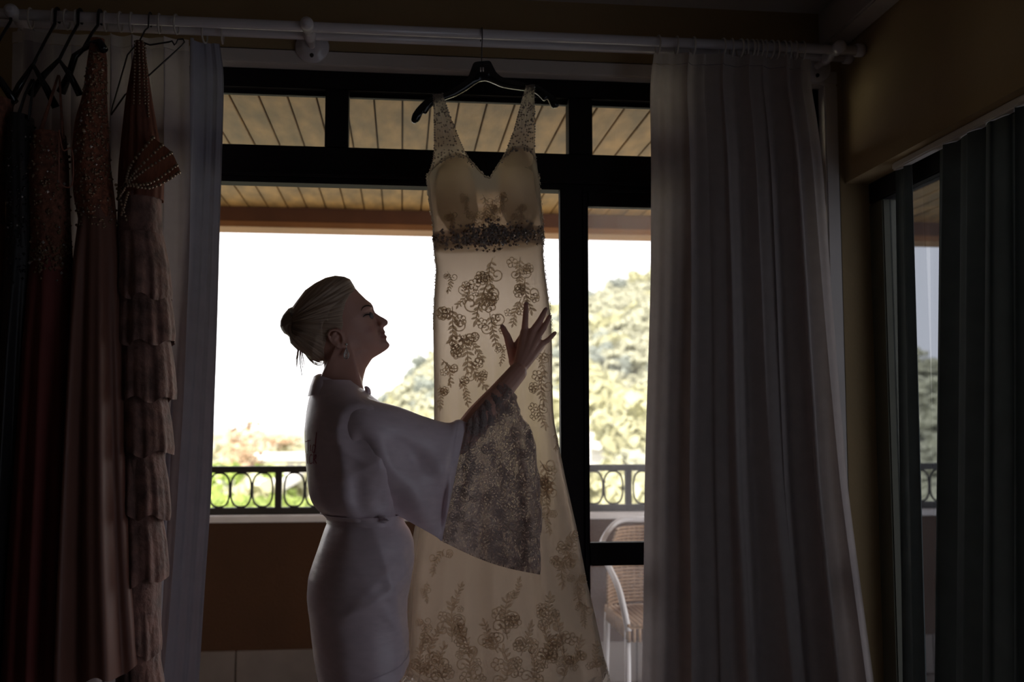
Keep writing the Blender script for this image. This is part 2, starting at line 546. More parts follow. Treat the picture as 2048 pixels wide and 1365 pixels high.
# door wall with its opening
x0 = float(P(195, 300, YD)[0]); x1 = float(P(1640, 300, YD)[0])
ztop = float(P(450, 133, YD)[2])
tw = 0.045
mb = MB()
mb.box((XL, YW, ztop + tw - .005), (XG + .06, 3.10, ZC))
mb.box((XL, YW, 0), (x0 - tw + .005, 3.10, ztop + tw - .005))
mb.box((x1 + tw - .005, YW, 0), (XG + .06, 3.10, ztop + tw - .005))
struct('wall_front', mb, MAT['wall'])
struct('trim_1', MB().bbox((x0 - tw, YW - .004, ztop), (x1 + tw, YD + .09, ztop + tw)), MAT['trim'])
struct('trim_2', MB().bbox((x1, YW - .004, 0), (x1 + tw, YD + .09, ztop)), MAT['trim'])
struct('trim_3', MB().bbox((x0 - tw, YW - .004, 0), (x0, YD + .09, ztop)), MAT['trim'])

# right wall: header over the side window, solid wall nearer the camera
zh = float(P(1690, 367, YW)[2])
YS = 0.35
mb = MB()
mb.box((XR, YS, zh), (XG + .08, YW, ZC))
mb.box((XR, YBACK, 0), (XG + .08, YS, ZC))
struct('wall_right', mb, MAT['wall'])
zb = float(P(1660, 102, YW)[2])
struct('trim_4', MB().bbox((XR - .075, YBACK, zb), (XR, YW, ZC), .006), MAT['ceil'])

# ------------------------------------------------------------------ sliding door and transom (door_1)
door = empty('door_1', ((x0 + x1) / 2, YD, 0), 'black aluminium sliding balcony door with three transom panes above', 'door', kind='structure')
yf0, yf1 = YD, YD + 0.066


def XZ(px, py, Y=YD):
    p = P(px, py, Y)
    return float(p[0]), float(p[2])


zt1 = XZ(450, 171)[1]       # top of the transom glass
zt0 = XZ(450, 287)[1]       # bottom of the transom glass
zb1 = XZ(450, 361)[1]       # underside of the middle band
MB().bbox((x0, yf0, zt1), (x1, yf1, ztop)).build('frame_head', MAT['frame'], door, False)
mb = MB().bbox((x0, yf0, zb1 + .03), (x1, yf1, zt0))
mb.bbox((x0, yf0 - .012, zb1 + .018), (x1, yf0 + .02, zb1 + .032)).bbox((x0, yf0 + .005, zb1), (x1, yf1, zb1 + .02))
mb.build('transom_bar', MAT['frame'], door, False)
posts = [(650, 697), (1138, 1185)]
for a, b in posts:
    MB().bbox((XZ(a, 230)[0], yf0, zt0 - .002), (XZ(b, 230)[0], yf1, zt1 + .002)).build('mullion', MAT['frame'], door, False)
xs = [x0, XZ(650, 230)[0], XZ(697, 230)[0], XZ(1138, 230)[0], XZ(1185, 230)[0], x1]
for k in range(3):
    MB().box((xs[2 * k], yf0 + .05, zt0), (xs[2 * k + 1], yf0 + .054, zt1)).build('pane', MAT['glass_clear'], door, False)
    mb = MB()
    mb.bbox((xs[2 * k], yf0 + .03, zt1 - .012), (xs[2 * k + 1], yf0 + .05, zt1 + .002), .002)
    mb.build('glazing_bead', MAT['frame'], door, False)
MB().bbox((x1 - .03, yf0, 0), (x1, yf1, ztop)).build('frame_jamb', MAT['frame'], door, False)
MB().bbox((x0, yf0, 0), (x0 + .03, yf1, ztop)).build('frame_jamb', MAT['frame'], door, False)
MB().bbox((x0, yf0, -.015), (x1, yf1, .02)).build('frame_sill', MAT['frame'], door, False)
# front leaf stile and the rear leaf stacked behind it
xa, xb_, xc_ = XZ(1122, 700)[0], XZ(1167, 700)[0], XZ(1181, 700)[0]
MB().bbox((xa, yf0 + .004, .02), (xb_, yf0 + .042, zb1 + .012)).build('leaf_stile', MAT['frame'], door, False)
mb = MB().bbox((xb_ - .004, yf0 + .022, .02), (xc_, yf0 + .06, zb1 + .012))
mb.bbox((xb_ + .004, yf0 + .014, .02), (xb_ + .010, yf0 + .03, zb1), .002)
mb.build('leaf_stile', MAT['frame'], door, False)
MB().bbox((xc_ - .002, yf0 + .022, XZ(1180, 409)[1]), (x1 - .03, yf0 + .06, zb1 + .012)).build('leaf_top_rail', MAT['frame'], door, False)
zm0, zm1 = XZ(1180, 1135)[1], XZ(1180, 1088)[1]
mb = MB().bbox((xc_ - .002, yf0 + .022, zm0), (x1 - .03, yf0 + .06, zm1 - .006)).bbox((xc_ - .002, yf0 + .016, zm1 - .012), (x1 - .03, yf0 + .05, zm1), .002)
mb.build('leaf_lock_rail', MAT['frame'], door, False)
MB().bbox((xc_ - .002, yf0 + .022, .02), (x1 - .03, yf0 + .06, .12)).build('leaf_bottom_rail', MAT['frame'], door, False)
MB().box((xc_, yf0 + .040, zm1), (x1 - .03, yf0 + .044, XZ(1180, 409)[1])).build('pane', MAT['glass'], door, False)
MB().box((xc_, yf0 + .040, .12), (x1 - .03, yf0 + .044, zm0)).build('pane', MAT['glass'], door, False)

# ------------------------------------------------------------------ side window (window_1)
yj = YW - .001
win = empty('window_1', (XG, 1.6, 0), 'dark framed side window with tinted glass behind green drapes', 'window', kind='structure')
zwt = float(PX(1760, 400, XG)[2])
y_st0 = float(PX(1774, 700, XG)[1])
MB().bbox((XG, YS, zwt), (XG + .05, yj, zh)).build('frame_head', MAT['frame'], win, False)
MB().bbox((XG, y_st0, .06), (XG + .05, yj, zwt)).build('window_stile', MAT['olive'], win, False)
MB().bbox((XG, YS, 0.0), (XG + .05, yj, .06)).build('frame_sill', MAT['frame'], win, False)
MB().bbox((XG, YS, .06), (XG + .05, YS + .05, zwt)).build('frame_jamb', MAT['frame'], win, False)
MB().box((XG + .022, YS + .05, .06), (XG + .027, y_st0, zwt)).build('pane', MAT['glass_tint'], win, False)

# ------------------------------------------------------------------ balcony
bx0, bx1 = -3.2, 5.2
struct('floor_balcony', MB().box((bx0, 3.07, -.14), (bx1, 5.45, -.03)), MAT['tile'])
bf = bpy.data.objects['floor_balcony']
ty = YB - .16
for i in range(6):
    for k in range(18):
        xx = -2.2 + k * .305 + (.15 if i % 2 else 0)
        MB().bbox((xx + .002, ty - (i + 1) * .305 + .002, -.035), (xx + .303, ty - i * .305 - .002, -.02 + R.uniform(0, .0012)), .002).build('tile', MAT['tile'], bf, False)
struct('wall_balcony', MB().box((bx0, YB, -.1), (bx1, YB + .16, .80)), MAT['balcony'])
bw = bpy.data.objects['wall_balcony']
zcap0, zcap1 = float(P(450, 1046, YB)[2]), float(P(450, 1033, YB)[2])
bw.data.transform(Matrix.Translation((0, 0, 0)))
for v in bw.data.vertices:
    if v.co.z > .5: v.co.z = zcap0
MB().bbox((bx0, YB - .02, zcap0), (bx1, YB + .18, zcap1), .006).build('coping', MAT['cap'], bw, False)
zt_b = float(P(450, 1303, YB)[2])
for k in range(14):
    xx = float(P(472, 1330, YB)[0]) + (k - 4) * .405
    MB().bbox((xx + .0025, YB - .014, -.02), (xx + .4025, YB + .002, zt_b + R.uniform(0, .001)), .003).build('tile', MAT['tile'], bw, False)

# balcony ceiling of planks, eave beam
zp = float(P(450, 415, YE)[2]) + .005
rf = struct('ceiling_balcony', MB().box((bx0, 3.09, zp + .03), (bx1, YE + .45, zp + .14)), MAT['beam'])
pw = .098
xx = float(P(805, 210, 3.45)[0]) - 26 * pw
plank_me = []
for k in range(64):
    o = MB().bbox((xx + .003, 3.10, zp + R.uniform(-.001, .001)), (xx + pw - .003, YE, zp + .022), .002).build('plank', MAT['plank'], rf, False)
    xx += pw
zl0, zl1 = float(P(450, 453, YE)[2]), float(P(450, 441, YE)[2])
eb = struct('beam_eave', MB().bbox((bx0, YE, zl0 + .01), (bx1, YE + .16, zp + .03), .004), MAT['beam'])
MB().bbox((bx0, YE - .006, zl0), (bx1, YE + .18, zl1), .004).build('lip', MAT['beamlip'], eb, False)
# balcony end wall on the left, out of frame
struct('wall_balcony_left', MB().box((bx0 - .15, 3.1, -.1), (bx0, YB + .16, zp + .03)), MAT['balcony'])

# railing
zr1, zr0 = float(P(450, 933, YB + .08)[2]), float(P(450, 946, YB + .08)[2])
zq1, zq0 = float(P(450, 1016, YB + .08)[2]), float(P(450, 1028, YB + .08)[2])
yr = YB + .08
rail = empty('balcony_railing', (0, yr, zcap1), 'dark wrought iron railing of oval rings on the white balcony coping', 'railing')
MB().bbox((bx0, yr - .03, zr0), (bx1, yr + .03, zr1), .006).build('top_rail', MAT['iron'], rail, False)
MB().bbox((bx0, yr - .02, zcap1 + .001), (bx1, yr + .02, zq1), .004).build('bottom_rail', MAT['iron'], rail, False)
xp = float(P(557, 980, yr)[0])
pitch = float(P(537, 980, yr)[0] - P(494, 980, yr)[0])
hw = .017
ring_me = None
npan = 8
panel = npan * pitch + 2 * hw + .018
for j in range(-3, 6):
    xpost = xp + j * panel
    if xpost < bx0 or xpost > bx1: continue
    MB().bbox((xpost - hw, yr - .017, zq1 - .002), (xpost + hw, yr + .017, zr0 + .002), .003).build('post', MAT['iron'], rail, False)
    for k in range(npan):
        xc = xpost + hw + .009 + (k + .5) * pitch
        if xc > bx1: break
        if ring_me is None:
            a, b = pitch / 2 - .003, (zr0 - zq1) / 2 - .003
            m = MB()
            pts = []
            for q in range(41):
                t = 2 * math.pi * q / 40
                c, s = math.cos(t), math.sin(t)
                e = 0.75
                pts.append((a * math.copysign(abs(c) ** e, c), 0, b * math.copysign(abs(s) ** e, s)))
            m.tube(pts, .0055, 6, caps=False)
            for s in (-1, 1): m.bbox((-.012, -.006, s * b - .004), (.012, .006, s * b + .004), .001)
            ro = m.build('oval_ring', MAT['iron'], None)
            ring_me = ro.data
            bpy.data.objects.remove(ro)
        o = bpy.data.objects.new('oval_ring', ring_me)
        COL.objects.link(o); o.parent = rail
        o.location = Vector((xc, yr, (zr0 + zq1) / 2)) - rail.location

# ------------------------------------------------------------------ balcony chair
yc = 4.25
chair = empty('balcony_chair', tuple(P(1310, 1365, yc)[:2]) + (-.02,), 'white tube bistro armchair with woven wicker back and seat on the balcony', 'chair')
cx = float(P(1308, 1200, yc)[0])
zs = float(P(1300, 1232, yc)[2]); zk = float(P(1260, 1052, yc)[2])
hwid = cx - float(P(1214, 1100, yc)[0])
# hoop: back top arch coming down and forward to the arms, then legs
arch = spline([(cx - hwid * .80, yc - .22, zs - .02), (cx - hwid * .92, yc - .15, zs + .14), (cx - hwid, yc + .05, zs + .24), (cx - hwid * .9, yc + .20, zk - .09),
               (cx - hwid * .5, yc + .26, zk - .01), (cx, yc + .27, zk), (cx + hwid * .5, yc + .26, zk - .01), (cx + hwid * .9, yc + .20, zk - .09),
               (cx + hwid, yc + .05, zs + .24), (cx + hwid * .92, yc - .15, zs + .14), (cx + hwid * .80, yc - .22, zs - .02)], 90)
MB().tube(arch, .013, 10).build('hoop_frame', MAT['chairtube'], chair)
for sx, sy in ((-1, -1), (1, -1), (-1, 1), (1, 1)):
    MB().tube([(cx + sx * hwid * .80, yc + sy * .2, zs - .02), (cx + sx * hwid * .82, yc + sy * .215, zs * .5), (cx + sx * hwid * .84, yc + sy * .23, -.018)], .013, 10).build('leg', MAT['chairtube'], chair)
m = MB()
for k in range(22):
    z = zs + .03 + (zk - zs - .06) * k / 21
    wd = hwid * (.92 - .25 * (k / 21) ** 3)
    m.tube([(cx + wd * math.sin(a), yc + .05 + .17 * math.cos(a) + .03 * k / 21, z) for a in np.linspace(-1.45, 1.45, 18)], .0065, 5)
for k in range(17):
    a = -1.4 + 2.8 * k / 16
    m.tube([(cx + hwid * (.92 - .25 * t ** 3) * math.sin(a), yc + .05 + .17 * math.cos(a) + .03 * t + .004, zs + .03 + (zk - zs - .06) * t) for t in np.linspace(0, 1 - .12 * abs(a) ** 2, 8)], .005, 5)
m.build('woven_back', MAT['wicker'], chair, kind='stuff')
m = MB()
for k in range(24):
    y = yc - .22 + .44 * k / 23
    wd = hwid * .82
    m.tube([(cx - wd, y, zs - .05), (cx - wd, y, zs - .005), (cx, y, zs + .003), (cx + wd, y, zs - .005), (cx + wd, y, zs - .05)], .009, 5)
for k in range(16):
    x = cx - hwid * .8 + hwid * 1.6 * k / 15
    m.tube([(x, yc - .225, zs - .06), (x, yc - .225, zs + .004), (x, yc + .225, zs + .004)], .008, 5)
m.build('woven_seat', MAT['wicker'], chair, kind='stuff')

# ------------------------------------------------------------------ outside: valley floor, hill, trees, houses
MAT['ground'] = pbr('dry pale grass', (0.36, 0.34, 0.22), 0.95, var=0.35, scale=.12)
MAT['hill'] = pbr('hill scrub', (0.24, 0.24, 0.18), 0.95, var=0.4, scale=.15)
MAT['leaf_a'] = pbr('haze-paled yellow green leaves', (0.47, 0.46, 0.29), 0.8, var=0.2, scale=.4, trans=.3)  # this and the next two are paled; distance haze is put into the colour
MAT['leaf_b'] = pbr('haze-paled olive leaves', (0.42, 0.42, 0.32), 0.8, var=0.2, scale=.4, trans=.3)
MAT['leaf_c'] = pbr('haze-paled blue green leaves', (0.31, 0.34, 0.31), 0.8, var=0.2, scale=.4, trans=.3)
MAT['leaf_g'] = pbr('fresh green leaves', (0.28, 0.36, 0.09), 0.8, var=0.4, scale=1.2, trans=.3)
MAT['flower'] = pbr('red blossom leaves', (0.46, 0.35, 0.24), 0.8, var=0.5, scale=1.0, trans=.3)
MAT['bark'] = pbr('grey bark', (0.30, 0.24, 0.18), 0.9, var=0.2)
MAT['house'] = pbr('white house render', (0.70, 0.68, 0.64), 0.8, var=0.05)
MAT['roof'] = pbr('grey roof sheeting', (0.40, 0.38, 0.38), 0.7, var=0.15)

ZG = -6.0
crest = [(-400, 2), (-60, 2), (-32, 5)]
crest_px = [(740, 812), (780, 783), (830, 738), (868, 702), (1000, 645), (1122, 596), (1180, 575), (1230, 562), (1290, 548), (1360, 530), (1460, 560), (1560, 640), (1680, 760), (1780, 815), (1850, 832), (2000, 838), (2600, 838)]
YH = 190.0
cxs = np.array([P(a, b, YH)[0] for a, b in crest_px]); czs = np.array([P(a, b, YH)[2] for a, b in crest_px]) - 3.5


def hill_z(x, y):
    c = np.interp(x, cxs, czs, left=-3, right=0)
    t = smoothstep(70, YH, y) ** .85
    return ZG + (c - ZG) * t * (1 - .3 * smoothstep(YH, YH + 90, y)) + .8 * math.sin(x * .13 + y * .07) * t + .6 * math.sin(x * .31 - y * .2) * t


gx = np.linspace(-160, 330, 90); gy = np.concatenate([np.linspace(9, 60, 12), np.linspace(66, 280, 60), [400, 900]])
m = MB(); m.grid([[(x, y, hill_z(x * (1 if y < 300 else 1), min(y, 280)) if y < 300 else ZG) for x in gx * (1 + max(0, y - 280) / 200)] for y in gy])
struct('terrain_hill', m, MAT['hill'], True)
struct('ground', MB().box((-900, 5.5, ZG - .5), (900, 1500, ZG - .02)), MAT['ground'])


def leaf_ball(n, rad, size, flat=0.75, seed=0):
    r = np.random.RandomState(seed)
    mm = MB()
    lobes = [(r.normal(size=3) * (.42, .42, .35), r.uniform(.4, .62)) for _ in range(8)]
    for i in range(n):
        c, q = lobes[i % 8]
        d = r.normal(size=3); d /= np.linalg.norm(d)
        p = (c + d * q * r.uniform(.75, 1.0)) * (rad, rad, rad * flat)
        a = r.normal(size=3); a /= np.linalg.norm(a)
        b = np.cross(a, d); b /= (np.linalg.norm(b) + 1e-9)
        a = a * size * r.uniform(.6, 1.3); b = b * size * r.uniform(.5, 1.0)
        mm.add([p - a, p + b, p + a, p - b], [(0, 1, 2, 3)])
    return mm


protos = []
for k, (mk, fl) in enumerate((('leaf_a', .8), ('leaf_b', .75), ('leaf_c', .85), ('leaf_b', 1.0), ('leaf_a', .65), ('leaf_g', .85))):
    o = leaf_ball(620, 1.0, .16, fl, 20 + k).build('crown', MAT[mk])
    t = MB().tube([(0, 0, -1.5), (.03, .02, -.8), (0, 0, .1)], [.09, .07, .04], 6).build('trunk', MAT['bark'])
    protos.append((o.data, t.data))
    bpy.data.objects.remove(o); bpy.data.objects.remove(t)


def tree(name, x, y, z, r, k, label, group=None, cat='tree', sq=1.0):
    e = empty(name, (x, y, z), label, cat, group)
    for nm, me in (('crown', protos[k][0]), ('trunk', protos[k][1])):
        o = bpy.data.objects.new(nm, me); COL.objects.link(o); o.parent = e
        o.scale = (r, r, r * sq); o.location = (0, 0, r * 1.2); o.rotation_euler = (0, 0, R.uniform(0, 6.28)) if nm == 'crown' else (0, 0, 0)
    return e


def hill_spot(px, y):
    x = float(P(px, 850, y)[0])
    return x, hill_z(x, y), float(np.interp(x, cxs, czs))


n = 0
placed = []
tries = 0
while n < 285 and tries < 20000:
    tries += 1
    y = 70 + 118 * R.random() ** 1.3
    px = R.uniform(760, 1330)
    x, z, c = hill_spot(px, y)
    if c < -1: continue
    r_ = R.uniform(.85, 1.9) * (.75 + .35 * y / 120)
    if any((x - a) ** 2 + (y - b) ** 2 < (.8 * (r_ + q)) ** 2 for a, b, q in placed): continue
    placed.append((x, y, r_))
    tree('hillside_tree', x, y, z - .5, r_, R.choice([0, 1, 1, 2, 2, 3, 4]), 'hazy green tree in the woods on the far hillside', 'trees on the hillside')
    n += 1
# the rest of the canopy, too far and too dense to count
rr = np.random.RandomState(55)
V, k = [], 0
ball = leaf_ball(90, 1.0, .30, .8, 91)
bvs = np.array(ball.v)
for _ in range(2600):
    y = 75 + 122 * rr.rand() ** .8
    px = rr.uniform(740, 1420) if rr.rand() < .95 else rr.uniform(1780, 1960)
    x, z, c = hill_spot(px, y)
    if c < -1 or (px > 1700 and y > 130): continue
    r_ = rr.uniform(.8, 1.9)
    V.append(bvs * r_ + (x, y, z + r_ * .5))
V = np.concatenate(V)
me = bpy.data.meshes.new('woods')
nq = len(V) // 4
me.vertices.add(len(V)); me.vertices.foreach_set('co', V.ravel())
me.loops.add(nq * 4); me.loops.foreach_set('vertex_index', np.arange(nq * 4, dtype=np.int32))
me.polygons.add(nq); me.polygons.foreach_set('loop_start', np.arange(0, nq * 4, 4, dtype=np.int32))
try: me.polygons.foreach_set('loop_total', np.full(nq, 4, np.int32))
except Exception: pass
me.update(); me.validate()
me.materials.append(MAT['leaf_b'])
wo = bpy.data.objects.new('woods', me); COL.objects.link(wo)
tag(wo, 'dense pale green canopy covering the hill between the single trees', 'woods', kind='stuff')

# vegetation in the valley on the left, below the horizon
spots = [(440, 990, 17, .75, 5, 'fresh green bush behind the ring touching the left curtain'), (492, 985, 17.5, .8, 5, 'fresh green bush filling the middle of the left railing rings'),
         (530, 990, 16.5, .65, 5, 'small fresh green bush behind the ring left of the post'), (592, 1003, 17, .6, 5, 'small fresh green bush low behind the ring right of the post'), (505, 925, 24, 1.0, 5, 'green bush topping the railing below the slender blossom tree'),
         (440, 892, 34, 1.5, 0, 'sunlit bush just beside the left curtain edge, above the railing'), (475, 905, 30, 1.2, 1, 'low olive bush in front of the slender blossom tree trunk'),
         (590, 885, 42, 2.2, 0, 'broad yellow green bush against the horizon beside the woman'), (545, 915, 28, 1.0, 4, 'small flat bush directly above the iron railing post'),
         (625, 880, 46, 2.4, 1, 'pale olive bush half hidden by the woman at the horizon'), (520, 955, 22, 1.3, 0, 'bright bush behind the railing rings left of the railing post'),
         (455, 985, 20, 1.2, 1, 'olive bush behind the railing rings nearest the left curtain'), (600, 985, 21, 1.3, 4, 'flat bush behind the railing rings between post and woman')]
for i, (px, py, y, r, k, lab) in enumerate(spots):
    p = P(px, py, y)
    tree('valley_shrub', p[0], p[1], p[2] - r * 1.9, r, k, lab, 'bushes in the valley', 'bush')
p = P(492, 868, 27)
e = empty('flowering_tree', (p[0], p[1], p[2] - 2.2), 'slender tree with reddish blossom above the railing, left of the woman', 'tree')
m = leaf_ball(330, .95, .10, .8, 77); o = m.build('crown', MAT['flower'], None); o.parent = e; o.location = (0, 0, 1.75)
m = MB().tube([(0, 0, -5.0), (.1, 0, -1.2), (-.05, 0, .6), (.05, 0, 1.8)], [.12, .09, .06, .03], 7)
for a in range(7): m.tube([(0, 0, .5 + .1 * a), (.5 * math.cos(a * 2.1), .5 * math.sin(a * 2.1), 1.4 + .08 * a)], [.035, .015], 5)
o = m.build('trunk', MAT['bark'], None); o.parent = e
p = P(560, 856, 40)
e = empty('blossom_tree', (p[0], p[1], p[2] - 2.0), 'wide pale red blossom treetop at the horizon, right of the slender one', 'tree')
o = leaf_ball(300, 1.0, .12, .4, 78).build('crown', MAT['flower'], None); o.parent = e; o.location = (0, 0, 1.5); o.scale = (1.0, 1.0, .6)
o = MB().tube([(0, 0, -5), (0, 0, 1.4)], [.14, .05], 6).build('trunk', MAT['bark'], None); o.parent = e
# trees seen through the glazed leaf on the right
for i, (px, py, y, r, k, lab) in enumerate([(1195, 800, 50, 2.6, 0, 'bright yellow green tree beside the dark door stile, below the hill'), (1275, 880, 36, 1.6, 0, 'low green bush just above the railing near the right curtain'),
                                            (1210, 985, 20, 1.2, 4, 'green shrub seen through the right hand railing rings'), (1275, 980, 22, 1.3, 1, 'pale shrub seen through railing rings beside the curtain edge')]):
    p = P(px, py, y)
    tree('valley_tree', p[0], p[1], p[2] - r * 1.2, r, k, lab)
for i, (px, py, y, lab) in enumerate([(1216, 778, 60, 'tall palm with a pale trunk in the middle of the right pane'), (1188, 790, 66, 'smaller palm behind the yellow green tree by the door stile')]):
    p = P(px, py, y)
    e = empty('palm_tree', (p[0], p[1], hill_z(p[0], p[1]) - .3), lab, 'palm')
    hgt = p[2] - hill_z(p[0], p[1]) + .3
    o = MB().tube([(0, 0, 0), (.1, 0, hgt * .5), (0, 0, hgt)], [.22, .17, .13], 8).build('trunk', MAT['house'], None); o.parent = e
    m = MB()
    for a in range(14):
        an = a * 2.4; dr = R.uniform(.6, 1.2)
        pts = [np.array((math.cos(an) * s * 1.9, math.sin(an) * s * 1.9, hgt + s * .9 - dr * 2 * s * s)) for s in np.linspace(0, 1, 7)]
        sd_ = np.array((-math.sin(an), math.cos(an), 0))
        m.grid([[q - sd_ * .22 * math.sin(math.pi * (i + .5) / 7), q + (0, 0, .05), q + sd_ * .22 * math.sin(math.pi * (i + .5) / 7)] for i, q in enumerate(pts)])
    o = m.build('fronds', MAT['leaf_b'], None); o.parent = e


def house(px, py, y, wd, dp, hh, lab, flat=False):
    p = P(px, py, y)
    e = empty('house', (p[0], p[1], p[2]), lab, 'house')
    MB().box((p[0] - wd / 2, p[1], p[2] - 4), (p[0] + wd / 2, p[1] + dp, p[2] + hh)).build('wall', MAT['house'], e, False)
    m = MB()
    x0_, x1_, yy, zz = p[0] - wd / 2 - .4, p[0] + wd / 2 + .4, p[1] - .4, p[2] + hh
    if flat: m.bbox((x0_, yy, zz), (x1_, yy + dp + .8, zz + .25), .03)
    else:
        m.add([(x0_, yy, zz), (x1_, yy, zz), (x1_, yy + dp + .8, zz), (x0_, yy + dp + .8, zz), (x0_, yy + dp / 2, zz + dp * .22), (x1_, yy + dp / 2, zz + dp * .22)],
              [(0, 1, 5, 4), (2, 3, 4, 5), (1, 2, 5), (3, 0, 4), (0, 3, 2, 1)])
    m.build('roof', MAT['roof'] if not flat else MAT['house'], e, False)
    for s in (-.25, .25):
        f = MB().bbox((p[0] + s * wd - .5, p[1] - .06, p[2] - 1.3), (p[0] + s * wd + .5, p[1] + .02, p[2] + hh - .8), .03).build('window', MAT['roof'], e, False)


house(1226, 862, 72, 5.0, 6, .3, 'grey roofed house on the slope seen through the right pane')
house(1248, 925, 40, 1.6, 3, .5, 'small white building just above the railing in the right pane', True)
house(1205, 1003, 26, 2.6, 4, .3, 'low white roofed building seen through the right hand railing rings', True)
house(440, 1008, 24, 2.2, 4, .3, 'low white roofed building behind the railing beside the left curtain', True)
house(655, 935, 38, 5.0, 4, .25, 'white flat roofed building behind the railing and the woman', True)

# ------------------------------------------------------------------ curtain rods and bracket
zrod1, zrod2 = float(P(835, 63, YR1)[2]), float(P(835, 79, YR2)[2])
rodl = XL + .03
rods = []
for Y, z, lab in ((YR1, zrod1, 'white curtain rod nearer the room, carrying the hung wedding dress'), (YR2, zrod2, 'white curtain rod close to the wall, behind the nearer rod')):
    e = empty('curtain_rod', (0, Y, z), lab, 'curtain rod', 'double curtain rods')
    MB().tube([(rodl, Y, z), (XR - .02, Y, z)], .0145, 16).build('pole', MAT['rod'], e)
    MB().lathe((XR - .03, Y, z), (1, 0, 0), [(0, .0145), (0, .02), (.02, .02), (.03, .012), (.03, 0)], 16).build('end_cap', MAT['rod'], e)
    rods.append(e)


def bracket(px, lab):
    x = float(P(px, 97, YW)[0])
    z = (zrod1 + zrod2) / 2 - .004
    YW_ = YW - .0045
    e = empty('rod_bracket', (x, YW, z), lab, 'bracket', 'rod brackets')
    MB().lathe((x, YW_, z), (0, -1, 0), [(0, .048), (.004, .05), (.009, .047), (.011, .036), (.016, .034), (.018, .018), (.018, 0)], 32).build('wall_plate', MAT['rod'], e)
    MB().lathe((x, YW_ - .015, z - .0), (0, -1, 0), [(0, .011), (.05, .012), (.052, .017), (.07, .018), (.095, .018), (.10, .014), (.135, .014), (.137, .019), (.165, .019), (.172, .017), (.174, .012), (.178, .012), (.18, .006), (.181, 0)], 24).build('arm', MAT['rod'], e)
    MB().lathe((x, YW_ - .0125, z - .03), (0, -1, 0), [(0, 0), (0, .006), (.006, .006), (.006, 0)], 10).build('screw', MAT['iron'], e)


bracket(625, 'round white wall bracket holding both rods, left of the hanger')
bracket(1628, 'white rod bracket in the corner above the right curtain')
bracket(70, 'white rod bracket at the dark far end above the gowns')


# ------------------------------------------------------------------ curtains
def curtain(name, lab, Y, rows, folds, amp, mat, ph=0, n=260, m_=70, hem_mat=None, band=None, rings=None, ring_z=None, rodY=None, seedoff=0, group=None, slack=.0):
    """rows: (py, left px, right px) down to the floor"""
    L = np.array([P(l, py, Y) for py, l, r in rows]); Rr = np.array([P(r, py, Y) for py, l, r in rows])
    z0, z1 = L[0, 2], max(.015, L[-1, 2])
    zs_ = np.linspace(z0, z1, m_)
    lx = np.interp(-zs_, -L[:, 2], L[:, 0]); rx = np.interp(-zs_, -Rr[:, 2], Rr[:, 0])
    k = np.hanning(9)[1:-1]; k /= k.sum()
    lx = np.convolve(np.pad(lx, 3, mode='edge'), k, mode='valid'); rx = np.convolve(np.pad(rx, 3, mode='edge'), k, mode='valid')
    rr = np.random.RandomState(100 + seedoff)
    cs = np.sort(rr.uniform(0.02, .98, folds))
    wd = rr.uniform(.35, .9, folds) / folds
    hh = rr.uniform(.5, 1.0, folds)
    u = np.linspace(0, 1, n)
    G = np.zeros((m_, n, 3)); U = np.zeros((m_, n, 2))
    for i, z in enumerate(zs_):
        t = i / (m_ - 1)
        dep = np.zeros(n); sh = np.zeros(n)
        for c, w_, h in zip(cs, wd, hh):
            cc = c + .012 * math.sin(3 * t + c * 40)
            g = np.exp(-((u - cc) / (w_ * (1 - .25 * t))) ** 2)
            dep += h * g * (.55 + .6 * t * (.5 + .5 * math.sin(c * 91)) + .0)
            sh += -.5 * w_ * np.tanh((u - cc) / (w_ * .6)) * g * 1.3
        dep = dep + .10 * np.sin(u * folds * 6.1 + ph + 2 * t) + .015 * np.sin(u * 70 + 5 * t)
        uu = np.clip(u + sh * .8, -.0, 1.0)
        G[i, :, 0] = lx[i] + (rx[i] - lx[i]) * uu
        G[i, :, 1] = Y - amp * (dep - .5) * (.75 + .5 * t) + slack * t
        G[i, :, 2] = z
        U[i, :, 0] = u; U[i, :, 1] = t
    e = empty(name, (float((lx[0] + rx[0]) / 2), Y, 0), lab, 'curtain', group)
    if band:
        q = max(2, int(m_ * band))
        b = MB(); b.grid(G[q - 1:], uv=U[q - 1:]); b.build('cloth', mat, e)
        b = MB(); Gb = G[:q].copy(); Gb[:, :, 1] -= .003; b.grid(Gb, uv=U[:q]); b.build('heading_band', hem_mat, e)
    else:
        b = MB(); b.grid(G, uv=U); b.build('cloth', mat, e)
    if rings:
        rad = .026
        for px in rings:
            x = float(P(px, 70, rodY)[0])
            ph_ = R.uniform(-.5, .5)
            c = np.array((x, rodY, ring_z - .009))
            MB().tube([c + np.array((rad * .25 * math.sin(ph_) * math.cos(a), rad * math.cos(a), rad * math.sin(a))) for a in np.linspace(0, 2 * math.pi, 25)], .0028, 6, caps=False).build('curtain_ring', MAT['ring'], e)
    return e


